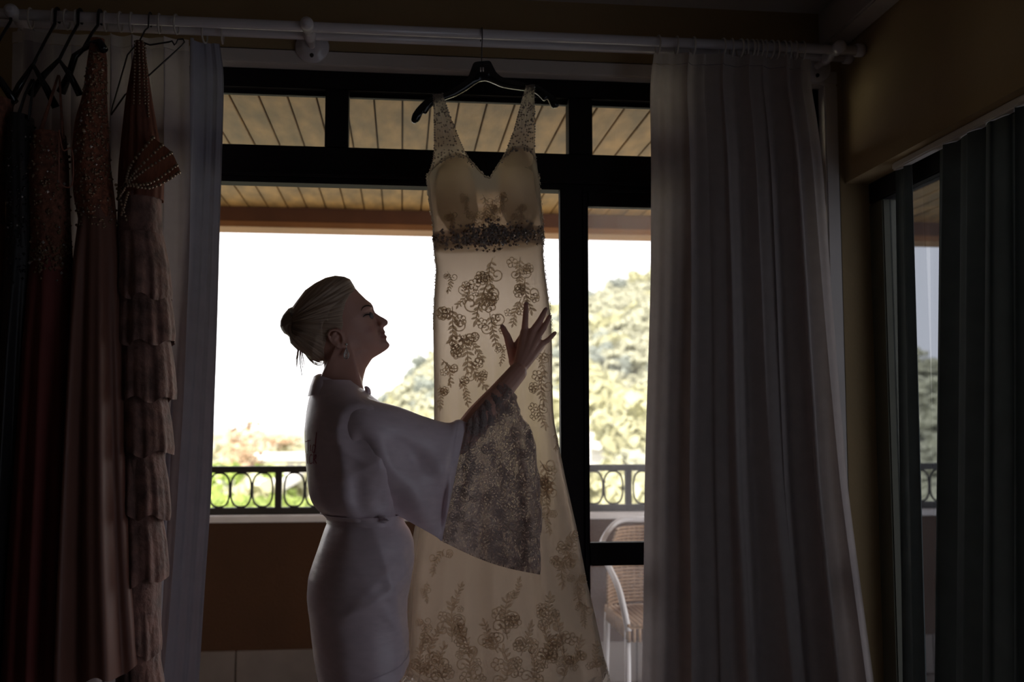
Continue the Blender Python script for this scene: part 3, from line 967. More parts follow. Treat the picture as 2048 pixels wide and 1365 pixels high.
curtain('sheer_curtain', 'grey white voile curtain gathered at the right of the balcony door', 2.775,
        [(103, 1313, 1632), (128, 1306, 1625), (145, 1302, 1620), (210, 1303, 1636), (330, 1305, 1651), (560, 1304, 1668), (700, 1300, 1679), (850, 1295, 1692), (980, 1292, 1704), (1100, 1291, 1720), (1230, 1290, 1738), (1365, 1287, 1757), (1480, 1285, 1772), (1700, 1284, 1790)],
        15, .042, MAT['voile_r'], hem_mat=MAT['sheer_hem'], band=.035, rings=[1316, 1353, 1386, 1445, 1463, 1480, 1492, 1502, 1511, 1520, 1530, 1541, 1553, 1566, 1578, 1590, 1604], ring_z=zrod1, rodY=YR1, seedoff=3)
curtain('blackout_curtain', 'slate blue blackout curtain showing as a dark edge behind the right voile', 2.865,
        [(115, 1345, 1600), (300, 1338, 1605), (480, 1318, 1610), (560, 1305, 1615), (640, 1301, 1620), (760, 1296, 1625), (800, 1297, 1625), (900, 1292, 1630), (1000, 1290, 1635), (1150, 1293, 1640), (1240, 1296, 1650), (1365, 1290, 1660), (1700, 1288, 1680)],
        9, .028, MAT['blackout_d'], seedoff=5, m_=50, n=160)
curtain('sheer_curtain', 'white voile curtain hanging behind the row of bridesmaid gowns', 2.80,
        [(62, 20, 374), (85, 20, 376), (330, 15, 379), (480, 10, 377), (600, 8, 372), (700, 4, 368), (800, 0, 364), (950, -6, 354), (1100, -10, 345), (1250, -15, 333), (1365, -18, 322), (1700, -30, 300)],
        13, .036, MAT['sheer'], hem_mat=MAT['sheer_hem'], band=.02, rings=[106, 152, 210, 240, 262, 318, 352, 132, 60], ring_z=zrod1, rodY=YR1, seedoff=8)
bk = curtain('blackout_curtain', 'grey lining curtain edging the bright doorway, right of the voile', 2.868,
             [(82, 376, 430), (88, 374, 436), (96, 374, 446), (150, 374, 447), (300, 372, 443), (450, 366, 438), (600, 358, 434), (700, 350, 431), (800, 340, 427), (900, 330, 424), (1000, 322, 420), (1100, 316, 413), (1200, 310, 406), (1300, 304, 400), (1365, 300, 396), (1700, 280, 372)],
             4, .030, MAT['blackout'], rings=[409, 445], ring_z=zrod2, rodY=YR2, seedoff=21)

# green drapes on the side window track
yt0, yt1 = float(PX(1792, 350, XR + .04)[1]), YS + .05
tr = empty('curtain_track', (XR + .04, (yt0 + yt1) / 2, zh), 'pale curtain track under the header of the side window', 'curtain track')
MB().bbox((XR + .027, yt1, zh - .022), (XR + .053, yt0, zh - .001), .004).build('rail', MAT['trim'], tr, False)


def side_drape(lab, tops, bots, folds, seed, amp=.03):
    X = XR + .040
    a0, a1 = [float(PX(q, 500, X)[1]) for q in tops]; b0, b1 = [float(PX(q, 1200, X)[1]) for q in bots]
    rr = np.random.RandomState(seed)
    n, m_ = 120, 50
    G = np.zeros((m_, n, 3)); u = np.linspace(0, 1, n)
    phs = rr.uniform(0, 6, 3)
    for i in range(m_):
        t = i / (m_ - 1)
        y0_, y1_ = a0 + (b0 - a0) * t, a1 + (b1 - a1) * t
        d = .7 * np.sin(u * folds * 6.28 + phs[0] + .5 * t) + .3 * np.sin(u * folds * 11 + phs[1] + t)
        G[i, :, 0] = X + amp * d * (.7 + .5 * t)
        G[i, :, 1] = y0_ + (y1_ - y0_) * (u + .25 / folds * .3 * np.sin(u * folds * 12.56 + phs[2]))
        G[i, :, 2] = (zh - .024) * (1 - t) + .015 * t
    e = empty('side_drape', (X, (a0 + a1) / 2, 0), lab, 'curtain')
    b = MB(); b.grid(G); b.build('cloth', MAT['green_drape'], e)


side_drape('narrow dark green drape left of the bright gap in the side window', (1794, 1827), (1792, 1840), 2, 41, .012)
side_drape('wide dark green drape right of the bright gap in the side window', (1886, 2300), (1840, 2300), 7, 42, .022)


# ------------------------------------------------------------------ gowns on hangers (left)
def ring_loft(rows, n_rows, nseg, Y0, fold=0.0, nf=9, seed=0, skew=None, yaw=0.0, sm=7, cap=False, pw_=1.0):
    rs = resample(rows, n_rows, sm)
    rr = np.random.RandomState(seed)
    phs = rr.uniform(0, 6.28, 6); fr = [nf, nf * 1.7, nf * .6]
    G = np.zeros((n_rows, nseg, 3))
    ang = np.linspace(0, 2 * math.pi, nseg, endpoint=False)
    for i, row in enumerate(rs):
        py, l, r, b = row[:4]
        f = row[4] if len(row) > 4 else fold * i / (n_rows - 1)
        A, B = P(l, py, Y0), P(r, py, Y0)
        c = (A + B) / 2; a = np.linalg.norm(B - A) / 2
        sy, cy = math.sin(yaw), math.cos(yaw)
        a_ = math.sqrt(max(a * a - b * b * sy * sy, 1e-8)) / cy
        k = 1 + f * (.5 * np.sin(round(fr[0]) * ang + phs[0] + .6 * i / n_rows) + .3 * np.sin(round(fr[1]) * ang + phs[1] + i / n_rows) + .3 * np.sin(round(fr[2]) * ang + phs[2]))
        side = 1 - f * .0
        X = a_ * np.sign(np.cos(ang)) * np.abs(np.cos(ang)) ** pw_ * (1 + (k - 1) * .35); Yv = -b * np.sin(ang) * k
        G[i, :, 0] = c[0] + X * cy - Yv * sy
        G[i, :, 1] = c[1] + X * sy + Yv * cy
        G[i, :, 2] = c[2]
        if skew: G[i, :, 2] += skew(i / (n_rows - 1), X / max(a_, 1e-6), -Yv / max(b, 1e-6))
    return G


def scatter_beads(bvh, region, count, rad, mats, parent, name, seed, glint=.15):
    """beads sewn on the cloth inside a picture-space polygon list of (px, py, jitter)"""
    rr = random.Random(seed)
    a, b = MB(), MB()
    for _ in range(count):
        px, py = region(rr)
        q = drape(bvh, px, py, rad * .6)
        if q is None: continue
        (b if rr.random() < glint else a).octa(q, rad * rr.uniform(.7, 1.4))
    if a.v: a.build(name, mats[0], parent, False, kind='stuff')
    if b.v: b.build('crystals', mats[1], parent, False, kind='stuff')


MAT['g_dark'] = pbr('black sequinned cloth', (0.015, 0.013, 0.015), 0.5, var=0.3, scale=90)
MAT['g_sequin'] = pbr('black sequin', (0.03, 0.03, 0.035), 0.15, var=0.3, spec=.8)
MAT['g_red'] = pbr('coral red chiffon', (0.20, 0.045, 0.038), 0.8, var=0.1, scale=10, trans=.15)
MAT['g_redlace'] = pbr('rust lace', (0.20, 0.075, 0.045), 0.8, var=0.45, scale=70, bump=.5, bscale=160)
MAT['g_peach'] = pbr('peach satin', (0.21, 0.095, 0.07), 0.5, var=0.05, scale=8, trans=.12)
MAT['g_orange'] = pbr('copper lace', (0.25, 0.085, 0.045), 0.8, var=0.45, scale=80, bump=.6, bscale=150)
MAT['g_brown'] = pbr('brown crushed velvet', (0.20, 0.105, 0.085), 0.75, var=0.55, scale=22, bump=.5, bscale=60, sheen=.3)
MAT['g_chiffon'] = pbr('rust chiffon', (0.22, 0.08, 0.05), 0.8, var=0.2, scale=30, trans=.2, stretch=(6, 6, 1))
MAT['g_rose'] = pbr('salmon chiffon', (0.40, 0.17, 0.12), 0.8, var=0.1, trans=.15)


def gown_hanger(lab, pxh, Y0, pyl, wire=False, tilt=0.35, half=.19):
    top = P(pxh, pyl, Y0)
    x, z = top[0], zrod1
    e = empty('clothes_hanger', (x, YR1, z), lab, 'hanger')
    r = .0022 if wire else .0042
    mt = MAT['dark_metal'] if wire else MAT['hanger']
    hz = float(P(pxh, pyl, Y0)[2])
    pts = [(x - .004, YR1 + .021, z - .012)] + [(x, YR1 + .0205 * math.cos(a), z + .0205 * math.sin(a)) for a in np.linspace(-.1, math.pi, 10)] + [(x, YR1 - .021, z - .03), (x, (YR1 + Y0) / 2, (z + hz) / 2), (x, Y0, hz)]
    MB().tube(pts, r, 8).build('hook', mt, e)
    return e, np.array((x, Y0, hz))


# gown 1: brown tiered velvet with bead fan, on a wire hanger turned sideways
Y1 = 2.675
hg, hp = gown_hanger('thin wire hanger in front of the voile, holding the brown tiered gown', 279, Y1, 82, True)
ra, rb, rc = P(352, 84, Y1 - .02), P(365, 79, Y1 - .02), P(290, 158, Y1)
nt1, nt2 = P(348, 88, Y1 - .02), P(355, 80, Y1 - .02)
MB().tube([hp, P(300, 90, Y1), P(338, 84, Y1 - .02), P(344, 82, Y1 - .02), P(349, 90, Y1 - .02), P(353, 86, Y1 - .02), P(356, 79, Y1 - .02), P(366, 78, Y1 - .02), P(369, 84, Y1 - .02), P(363, 92, Y1 - .02), rc, P(250, 190, Y1 + .02), P(222, 230, Y1 + .03), P(225, 215, Y1 + .03), P(255, 110, Y1 + .01), hp], .0024, 8).build('shoulder_wire', MAT['dark_metal'], hg)
g1 = empty('bridesmaid_gown', tuple(P(290, 1365, Y1)), 'brown tiered velvet gown with fanned bead strings, nearest the doorway', 'gown', 'bridesmaid gowns on the rod')
G = ring_loft([(82, 272, 287, .008, 0), (140, 262, 296, .02, .05), (200, 252, 304, .03, .1), (280, 244, 318, .045, .12), (340, 238, 328, .055, .1), (400, 236, 326, .06, .08)], 40, 60, Y1, nf=16, seed=1, sm=5)
b = MB(); b.grid(G, wrap=True); o_top = b.build('bodice', MAT['g_chiffon'], g1)
G = ring_loft([(385, 238, 322, .055, .02), (450, 236, 322, .06, .05), (540, 236, 330, .065, .05), (700, 236, 330, .07, .05), (1000, 240, 322, .075, .05), (1365, 246, 318, .08, .06), (1560, 244, 322, .085, .06)], 60, 60, Y1, nf=7, seed=2)
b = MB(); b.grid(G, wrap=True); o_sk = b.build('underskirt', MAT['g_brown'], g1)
tiers = [(470, 600, 342), (560, 690, 350), (655, 800, 351), (780, 910, 346), (895, 1030, 341), (1010, 1160, 336), (1145, 1300, 322), (1290, 1450, 330)]
for k, (ya, yb, rx) in enumerate(tiers):
    G = ring_loft([(ya, 236, rx - 16, .066, .03), ((ya + yb) / 2, 234, rx - 4, .078, .08), (yb - 14, 232, rx, .088, .13), (yb, 233, rx - 2, .086, .16)], 22, 90, Y1 - .004, nf=11, seed=30 + k, sm=3,
                  skew=lambda t, a, s, k=k: .012 * t * math.sin(3 * k) * a + .008 * t * np.sin(a * 7 + k))
    b = MB(); b.grid(G, wrap=True); b.build('ruffle', MAT['g_brown'], g1)
bv1 = bvh_of(o_top, o_sk)
bd = MB()
fan_c = (243, 385)
for k, end in enumerate([(306, 275), (324, 290), (342, 306), (353, 331), (358, 345)]):
    bow = [(262, 330), (276, 338), (290, 340), (300, 366), (304, 375)][k]
    s_ = spline([(236, 398), (250, 372), bow, end], 26)
    base = P(end[0], end[1], Y1 - .075)
    wing = []
    for i in range(len(s_)):
        q = P(s_[i][0], s_[i][1], Y1 - .065 - .02 * math.sin(math.pi * i / len(s_)))
        bd.sphere(q, .0042 if i % 3 else .0052, 6, 5)
bd.build('bead_strings', MAT['pearl'], g1, kind='stuff')
fn = MB()
outer = spline([(300, 272), (324, 288), (344, 306), (356, 332), (358, 346), (330, 366), (290, 376)], 30)
fn.grid([[P(*((1 - t) * np.array(fan_c) + t * np.array(q)), Y1 - .058 - .012 * math.sin(math.pi * t)) for t in np.linspace(0, 1, 8)] for q in outer])
fn.build('fan_drape', MAT['g_chiffon'], g1)
bd = MB()
for xx_ in (272, 278, 284, 288):
    for i, yy in enumerate(np.arange(84, 212 if xx_ < 286 else 240, 6.5)):
        q = drape(bv1, xx_ + (xx_ - 279) * (yy - 84) / 160, yy, .003)
        if q is not None: bd.sphere(q, .0032, 6, 5)
for (a_, b_) in (((232, 370), (252, 440)), ((256, 385), (243, 430))):
    for t in np.linspace(0, 1, 10):
        bd.sphere(P(a_[0] + (b_[0] - a_[0]) * t, a_[1] + (b_[1] - a_[1]) * t, Y1 - .07), .004, 6, 5)
bd.build('strap_beads', MAT['pearl'], g1, kind='stuff')

# gown 2: peach satin skirt, copper lace bodice on a black hanger
Y2 = 2.64
hg, hp = gown_hanger('black plastic hanger holding the peach satin gown', 165, Y2, 100)
MB().tube([hp, P(150, 112, Y2), P(138, 150, Y2 + .02), P(122, 185, Y2 + .04)], [.006, .009, .009, .012], 10).build('shoulder_arm', MAT['hanger'], hg)
MB().tube([hp, P(182, 88, Y2), P(200, 84, Y2 - .02), P(208, 100, Y2 - .03)], [.006, .009, .009, .011], 10).build('shoulder_arm', MAT['hanger'], hg)
g2 = empty('bridesmaid_gown', tuple(P(200, 1365, Y2)), 'peach satin gown with copper lace bodice, left of the brown tiered gown', 'gown', 'bridesmaid gowns on the rod')
G = ring_loft([(78, 182, 208, .012, .0), (120, 176, 214, .03, .03), (200, 168, 212, .05, .04), (250, 152, 215, .06, .04), (320, 146, 218, .07, .04), (400, 150, 228, .065, .05), (440, 160, 232, .065, .05)], 44, 60, Y2, nf=8, seed=5)
b = MB(); b.grid(G, wrap=True); o_b = b.build('lace_bodice', MAT['g_orange'], g2)
G = ring_loft([(415, 162, 228, .06, .02), (440, 160, 232, .066, .05), (520, 150, 242, .085, .12), (700, 142, 250, .11, .2), (900, 134, 258, .13, .24), (1100, 124, 268, .145, .26), (1345, 112, 284, .16, .28)], 80, 140, Y2, nf=7, seed=6,
              skew=lambda t, a, s: t ** 6 * (.03 * a + .012 * np.sin(a * 6)))
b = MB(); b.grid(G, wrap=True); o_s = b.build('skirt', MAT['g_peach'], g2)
bv2 = bvh_of(o_b, o_s)


def reg2(rr):
    y = rr.uniform(85, 455)
    l = np.interp(y, [78, 200, 320, 455], [182, 165, 146, 152]); r = np.interp(y, [78, 200, 320, 455], [210, 214, 220, 236])
    return rr.uniform(l, r), y


scatter_beads(bv2, reg2, 420, .0035, (MAT['pearl'], MAT['crystal']), g2, 'bodice_beads', 11, .05)

# gown 3: coral red chiffon, rust lace bodice
Y3 = 2.625
hg, hp = gown_hanger('black hanger holding the coral red gown in the dark row', 118, Y3, 120)
MB().tube([P(62, 190, Y3 + .03), P(88, 150, Y3), hp, P(140, 150, Y3), P(160, 190, Y3 + .03)], [.01, .008, .007, .008, .01], 10).build('shoulder_arm', MAT['hanger'], hg)
g3 = empty('bridesmaid_gown', tuple(P(90, 1365, Y3)), 'coral red chiffon gown with beaded rust lace bodice, left of the peach one', 'gown', 'bridesmaid gowns on the rod')
G = ring_loft([(270, 70, 130, .05, .03), (330, 58, 136, .06, .04), (420, 62, 138, .06, .04), (500, 62, 142, .06, .05), (545, 60, 146, .065, .06)], 36, 60, Y3, nf=8, seed=7)
b = MB(); b.grid(G, wrap=True); o_b = b.build('lace_bodice', MAT['g_redlace'], g3)
G = ring_loft([(520, 62, 140, .06, .03), (560, 58, 148, .07, .1), (700, 50, 152, .09, .2), (950, 38, 152, .11, .24), (1200, 28, 148, .13, .26), (1430, 18, 146, .145, .28)], 70, 120, Y3, nf=6, seed=8)
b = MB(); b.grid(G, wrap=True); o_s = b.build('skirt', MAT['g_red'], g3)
MB().tube([P(78, 275, Y3 - .03), P(98, 210, Y3 - .02), P(116, 152, Y3)], [.012, .008, .006], 8, flat=.3).build('strap', MAT['g_redlace'], g3)
MB().tube([P(126, 275, Y3 - .03), P(122, 210, Y3 - .02), P(119, 152, Y3)], [.010, .007, .006], 8, flat=.3).build('strap', MAT['g_redlace'], g3)
MB().tube(spline([P(118, 260, Y3 - .07), P(126, 300, Y3 - .075), P(144, 300, Y3 - .07), P(144, 370, Y3 - .07), P(120, 366, Y3 - .075), P(118, 330, Y3 - .075), P(118, 265, Y3 - .07)], 36), .0018, 6).build('hanging_loop', MAT['g_rose'], g3)
bv3 = bvh_of(o_b, o_s)
scatter_beads(bv3, lambda rr: ((rr.uniform(58, 146), rr.uniform(270, 545)) if rr.random() < .6 else (rr.choice([rr.gauss(84, 10), rr.gauss(128, 8)]), rr.gauss(520, 18))), 320, .0038, (MAT['pearl'], MAT['crystal']), g3, 'bodice_beads', 12, .08)

# gown 4: black sequins
Y4 = 2.615
hg, hp = gown_hanger('black hanger holding the black sequinned gown', 66, Y4, 130)
MB().tube([P(10, 230, Y4 + .02), P(40, 170, Y4), hp, P(92, 175, Y4), P(112, 215, Y4 + .02)], [.01, .009, .008, .009, .01], 10).build('shoulder_arm', MAT['hanger'], hg)
g4 = empty('bridesmaid_gown', tuple(P(40, 1365, Y4)), 'black gown with scattered sequins at the dark end of the row', 'gown', 'bridesmaid gowns on the rod')
G = ring_loft([(235, 22, 64, .045, .03), (300, 14, 72, .055, .05), (420, 18, 74, .055, .05), (500, 16, 76, .06, .08)], 30, 60, Y4, nf=8, seed=9)
b = MB(); b.grid(G, wrap=True); o_b = b.build('bodice', MAT['g_dark'], g4)
G = ring_loft([(480, 17, 75, .058, .05), (700, 6, 66, .08, .2), (1000, -4, 56, .1, .25), (1430, -20, 50, .12, .28)], 50, 100, Y4, nf=6, seed=10)
b = MB(); b.grid(G, wrap=True); o_s = b.build('skirt', MAT['g_dark'], g4)
MB().tube([P(34, 240, Y4 - .03), P(50, 190, Y4 - .01), P(64, 160, Y4)], [.009, .007, .006], 8, flat=.3).build('strap', MAT['g_dark'], g4)
MB().tube([P(58, 240, Y4 - .03), P(64, 190, Y4 - .01), P(68, 160, Y4)], [.009, .007, .006], 8, flat=.3).build('strap', MAT['g_dark'], g4)
scatter_beads(bvh_of(o_b, o_s), lambda rr: (rr.uniform(14, 74), rr.choice([rr.uniform(250, 560), rr.gauss(440, 50)])), 170, .0032, (MAT['g_sequin'], MAT['crystal']), g4, 'sequins', 13, .10)

# gown 5: salmon chiffon at the edge of the frame
Y5 = 2.61
hg, hp = gown_hanger('black hanger at the very end of the row, holding the salmon gown', -30, Y5, 130)
MB().tube([P(-90, 210, Y5), P(-60, 160, Y5), hp, P(0, 160, Y5), P(30, 205, Y5)], [.01, .009, .008, .009, .01], 10).build('shoulder_arm', MAT['hanger'], hg)
g5 = empty('bridesmaid_gown', tuple(P(-40, 1365, Y5)), 'salmon chiffon gown cut off at the end of the row', 'gown', 'bridesmaid gowns on the rod')
G = ring_loft([(200, -70, 26, .05, .03), (300, -75, 14, .06, .05), (420, -66, 6, .055, .05), (470, -66, 8, .06, .08)], 30, 60, Y5, nf=8, seed=14)
b = MB(); b.grid(G, wrap=True); o_b = b.build('bodice', MAT['g_redlace'], g5)
G = ring_loft([(450, -66, 8, .058, .05), (700, -80, 10, .08, .2), (1000, -95, 14, .1, .25), (1430, -110, 16, .12, .28)], 50, 100, Y5, nf=6, seed=15)
b = MB(); b.grid(G, wrap=True); b.build('skirt', MAT['g_rose'], g5)

# ------------------------------------------------------------------ wedding dress on its hanger
YG = 2.80
hx, hz0 = XZ(963, 127, 2.785)
hg = empty('clothes_hanger', (hx, YR1, zrod1), 'broad black plastic hanger holding the white wedding dress', 'hanger')
outline = [(946.5, 127), (952, 124.5), (975, 122.5), (980.5, 123), (986, 134), (993, 147), (1003, 155), (1020, 160), (1038, 164), (1055, 167), (1071, 170), (1085, 176), (1096.5, 185.5), (1108, 194), (1117.6, 204), (1119, 211), (1113, 216), (1103.6, 216), (1098, 204), (1094, 196), (1091, 201), (1087, 202), (1083, 197), (1073, 187), (1050, 181), (1025, 178), (1003, 174), (985, 166), (972, 161), (960, 162.5), (949, 169), (932, 181), (911, 192.5), (895, 198), (883, 202), (870, 207), (860, 217), (852, 229), (848, 229), (846, 225), (838.6, 242), (829, 247.6), (822, 242), (824.6, 230), (832, 219), (841, 209), (852, 199), (864, 192.5), (878, 189), (892.5, 185.5), (907, 178), (920.7, 169), (930, 161), (937, 153)]
MB().prism([XZ(a, b, 2.785) for a, b in outline], 2.778, 2.792, .0025).build('shoulder_bar', MAT['hanger'], hg)
hk = [(hx - .002, YR1 + .019, zrod1 - .014)] + [(hx, YR1 + .0185 * math.cos(a), zrod1 + .0185 * math.sin(a)) for a in np.linspace(-.2, math.pi, 12)] + [(hx, YR1 - .019, zrod1 - .02), (hx, YR1 - .006, zrod1 - .045), (hx, 2.785, hz0 - .008)]
MB().tube(hk, .0016, 8).build('hook', MAT['dark_metal'], hg)
m = MB()
for a in (961.5, 966.5):
    x, z = XZ(a, 139, 2.776)
    m.bbox((x - .0022, 2.7755, z - .007), (x + .0022, 2.779, z + .007), .001)
m.build('clip', MAT['chrome'], hg)

dress = empty('wedding_dress', tuple(P(990, 1365, YG)[:2]) + (.45,), 'long ivory lace wedding dress hanging in the doorway on the black hanger', 'dress')
edges = [(300, 862, 1072), (340, 855, 1075), (352, 853, 1077), (400, 857, 1081), (450, 865, 1086), (480, 866, 1088), (505, 868, 1086), (540, 872, 1089), (600, 868, 1097), (640, 866, 1102), (700, 867, 1104), (760, 868, 1104), (820, 868, 1106), (850, 868, 1109), (900, 864, 1119), (950, 858, 1129), (1000, 842, 1140), (1062, 828, 1154), (1110, 820, 1163), (1168, 814, 1174), (1230, 811, 1189), (1300, 806, 1204), (1350, 803, 1215), (1420, 799, 1228)]
EDG = np.array(edges, float)
dep_y = [300, 350, 420, 485, 560, 640, 800, 950, 1100, 1250, 1420]
dep_v = [.050, .072, .066, .050, .062, .074, .076, .085, .105, .130, .160]


def el(py): return np.interp(py, EDG[:, 0], EDG[:, 1])
def er(py): return np.interp(py, EDG[:, 0], EDG[:, 2])


def dfold(s, py):
    """soft vertical folds of the skirt; s is -1..1 across"""
    k = smoothstep(520, 1300, py)
    return k * (.012 * np.sin(s * 7 + .4 + py * .0012) + .008 * np.sin(s * 13 + 1.7) + .005 * np.sin(s * 23 + py * .003)) + .004 * np.sin(s * 5 + py * .012) * smoothstep(500, 620, py)


def dsurf(s, py, side=-1, inset=0.0):
    """point on the front (side=-1) or back (+1) of the dress"""
    l, r = el(py), er(py)
    px = (l + r) / 2 + (r - l) / 2 * s * (1 - inset)
    p = P(px, py, YG)
    d = np.interp(py, dep_y, dep_v) - inset * .06
    q = max(0.0, 1 - abs(s) ** 2.4) ** .5
    bust = 0
    if py < 520 and side < 0:
        for c in (-.46, .46):
            bust += .030 * math.exp(-((s - c) / .30) ** 2 - ((py - 375) / 62.0) ** 2)
    p = p.copy()
    p[1] += side * (d * q + bust + dfold(s, py) * q)
    return p


def top_front(s):
    """picture height of the neckline edge across the dress"""
    return float(np.interp(s, [-1, -.93, -.80, -.62, -.45, -.30, -.12, .02, .08, .2, .32, .5, .72, .88, 1], [352, 342, 328, 319, 318, 330, 352, 369, 369, 350, 330, 305, 298, 302, 330]))


S = np.linspace(-1, 1, 97)
S = np.sin(S * math.pi / 2)
Sd = S


def sheet(top, bottom, rows, side, inset=0.0, cols=S):
    G = []
    for i in range(rows):
        t = i / (rows - 1)
        G.append([dsurf(s, (top(s) if callable(top) else top) * (1 - t) + (bottom(s) if callable(bottom) else bottom) * t, side, inset) for s in cols])
    return np.array(G)


def uvs(G):
    a = G[:, :, [0, 2]].copy()
    return a


b = MB(); G = sheet(top_front, 486, 40, -1); b.grid(G, uv=uvs(G)); bod = b.build('bodice_front', MAT['gown'], dress)
b = MB(); G = sheet(lambda s: 352 + 60 * (1 - abs(s) ** 1.5), 486, 30, 1); b.grid(G, uv=uvs(G)); b.build('bodice_back', MAT['gown'], dress)
hem = lambda s: 1338 + 40 * (1 - s * s) ** 1.0 + 3 * math.sin(s * 30)
b = MB(); G = sheet(486, hem, 90, -1); b.grid(G, uv=uvs(G)); skf = b.build('skirt_front', MAT['gown'], dress)
b = MB(); G = sheet(486, lambda s: hem(s) - 4, 90, 1); b.grid(G, uv=uvs(G)); b.build('skirt_back', MAT['gown_tulle'], dress)
b = MB(); G = sheet(lambda s: hem(s) - 12, lambda s: hem(s) + 48 + 7 * abs(math.sin(s * 26)), 14, -1, -.012); b.grid(G, uv=uvs(G)); b.build('hem_lace', MAT['gownlace'], dress)
b = MB(); G = sheet(lambda s: hem(s) - 12, lambda s: hem(s) + 40 + 7 * abs(math.sin(s * 26)), 14, 1, -.012); b.grid(G, uv=uvs(G)); b.build('hem_lace', MAT['gownlace'], dress)
# padded cups inside the bodice
for c, ct, x0_, x1_ in ((-.52, 330, -.92, -.18), (.52, 306, .22, .93)):
    cols = np.linspace(x0_, x1_, 30)
    mid, hf = (x0_ + x1_) / 2, (x1_ - x0_) / 2
    G = []
    for i in range(24):
        t = i / 23
        G.append([dsurf(s, (ct + 60 * abs((s - mid) / hf) ** 3) * (1 - t) + (478 - 46 * abs((s - mid) / hf) ** 2) * t, -1, .02) + (0, .006, 0) for s in cols])
    b = MB(); b.grid(G); b.build('cup', MAT['cup'], dress)


# shoulder straps of pleated beaded tulle
def strap(left, right, nm='strap'):
    n = 34
    L = resample([(p[1], p[0]) for p in left], n, 5); Q = resample([(p[1], p[0]) for p in right], n, 5)
    f, g = [], []
    for i in range(n):
        rowf, rowb = [], []
        for k in range(21):
            t = k / 20
            px = L[i, 1] + (Q[i, 1] - L[i, 1]) * t; py = L[i, 0] + (Q[i, 0] - L[i, 0]) * t
            s_ = (px - (el(py) + er(py)) / 2) / ((er(py) - el(py)) / 2)
            if py > 290: py = min(py, top_front(max(-1, min(1, s_))) + 6)
            px = min(max(px, el(py) + 1), er(py) - 1) if py > 300 else px
            dp = .018 + .055 * (i / (n - 1)) ** 1.3
            p = P(px, py, YG - .012)
            ple = .0022 * math.sin(t * 44)
            pf, pb_ = p + (0, -dp * (.75 + .25 * math.sin(math.pi * t)) + ple, 0), p + (0, dp * .8 + ple, 0)
            w_ = float(smoothstep(240, 310, py))
            if w_ > 0:
                sc_ = max(-1, min(1, s_))
                pf[1] = pf[1] * (1 - w_) + w_ * (dsurf(sc_, py)[1] - .0015); pb_[1] = pb_[1] * (1 - w_) + w_ * dsurf(sc_, py, 1)[1]
            rowf.append(pf); rowb.append(pb_)
        f.append(rowf); g.append(rowb)
    over = [f[0], [(a + b_) / 2 + (0, 0, .004) for a, b_ in zip(f[0], g[0])], g[0]]
    m = MB(); m.grid(f); m.grid(over); m.grid(g[:int(n * .8)])
    o = m.build(nm, MAT['gown_tulle'], dress)
    rr = random.Random(len(left) * 7 + int(left[0][0]))
    a, c = MB(), MB()
    for col in range(9):
        t = (col + .5) / 9
        for i in range(1, n - 1):
            if rr.random() < .55:
                q = np.array(f[i][int(t * 20)]) + (rr.uniform(-.001, .001), -.003, rr.uniform(-.004, .004))
                (c if rr.random() < .12 else a).octa(q, rr.uniform(.0018, .0036))
    for i in range(n):
        for k in (0, 20):
            if rr.random() < .8: (c if rr.random() < .3 else a).octa(np.array(f[i][k]) + (0, -.002, 0), rr.uniform(.002, .0036))
    a.build('beading', MAT['bead_dark'], o, False, kind='stuff'); c.build('crystals', MAT['crystal'], o, False, kind='stuff')
    return o


st1 = strap([(866, 193), (868, 240), (869, 290), (866, 322), (857, 352)], [(884, 191), (897, 230), (911, 270), (929, 318), (944, 352)])
st2 = strap([(1051, 175), (1040, 215), (1028, 260), (1014, 298), (998, 340)], [(1068, 173), (1067, 215), (1067, 260), (1069, 300), (1077, 340)])
bvd = bvh_of(bod, skf)

# beaded edges of the neckline and side seams
m = MB()
rr = random.Random(3)
for s in np.linspace(-.34, .40, 90): m.octa(dsurf(s, top_front(s) + rr.uniform(-1.5, 2)) + (0, -.003, 0), rr.uniform(.0018, .0035))
for sgn in (-1, 1):
    for py in np.arange(350, 660, 3.0):
        m.octa(dsurf(sgn * .995, py) + (sgn * rr.uniform(-.001, .003), -.002, 0), rr.uniform(.0015, .0028))
m.build('edge_beading', MAT['gown_tulle'], dress, False, kind='stuff')

# sash with crystal clusters
bt = lambda s: 466 - 9 * (s + 1) * .5 - 2 * math.sin(s * 3)
bb = lambda s: 503 - 13 * (s + 1) * .5
G = np.array([[dsurf(s, bt(s) * (1 - t) + bb(s) * t, -1) + (0, -.004, 0) for s in S] for t in np.linspace(0, 1, 8)])
G2 = np.array([[dsurf(s, bt(s) * (1 - t) + bb(s) * t, 1) + (0, .004, 0) for s in S] for t in np.linspace(0, 1, 8)])
b = MB(); b.grid(G); b.grid(G2); sash = b.build('sash', MAT['belt'], dress)
a, c, pz = MB(), MB(), MB()
for _ in range(640):
    s = max(-1, min(1, rr.gauss(0, .30) if rr.random() < .5 else rr.uniform(-1, 1)))
    wdt = 20 + 12 * math.exp(-(s / .3) ** 2) + 6 * math.exp(-((s - .62) / .1) ** 2) + 7 * math.exp(-((s + .62) / .1) ** 2)
    y = (bt(s) + bb(s)) / 2 + max(-1.15, min(1.15, rr.gauss(0, .55))) * wdt * .85
    q = dsurf(s, y) + (0, -.006, 0)
    k = rr.random()
    (c if k < .12 else pz if k < .3 else a).octa(q, rr.uniform(.0022, .0052))
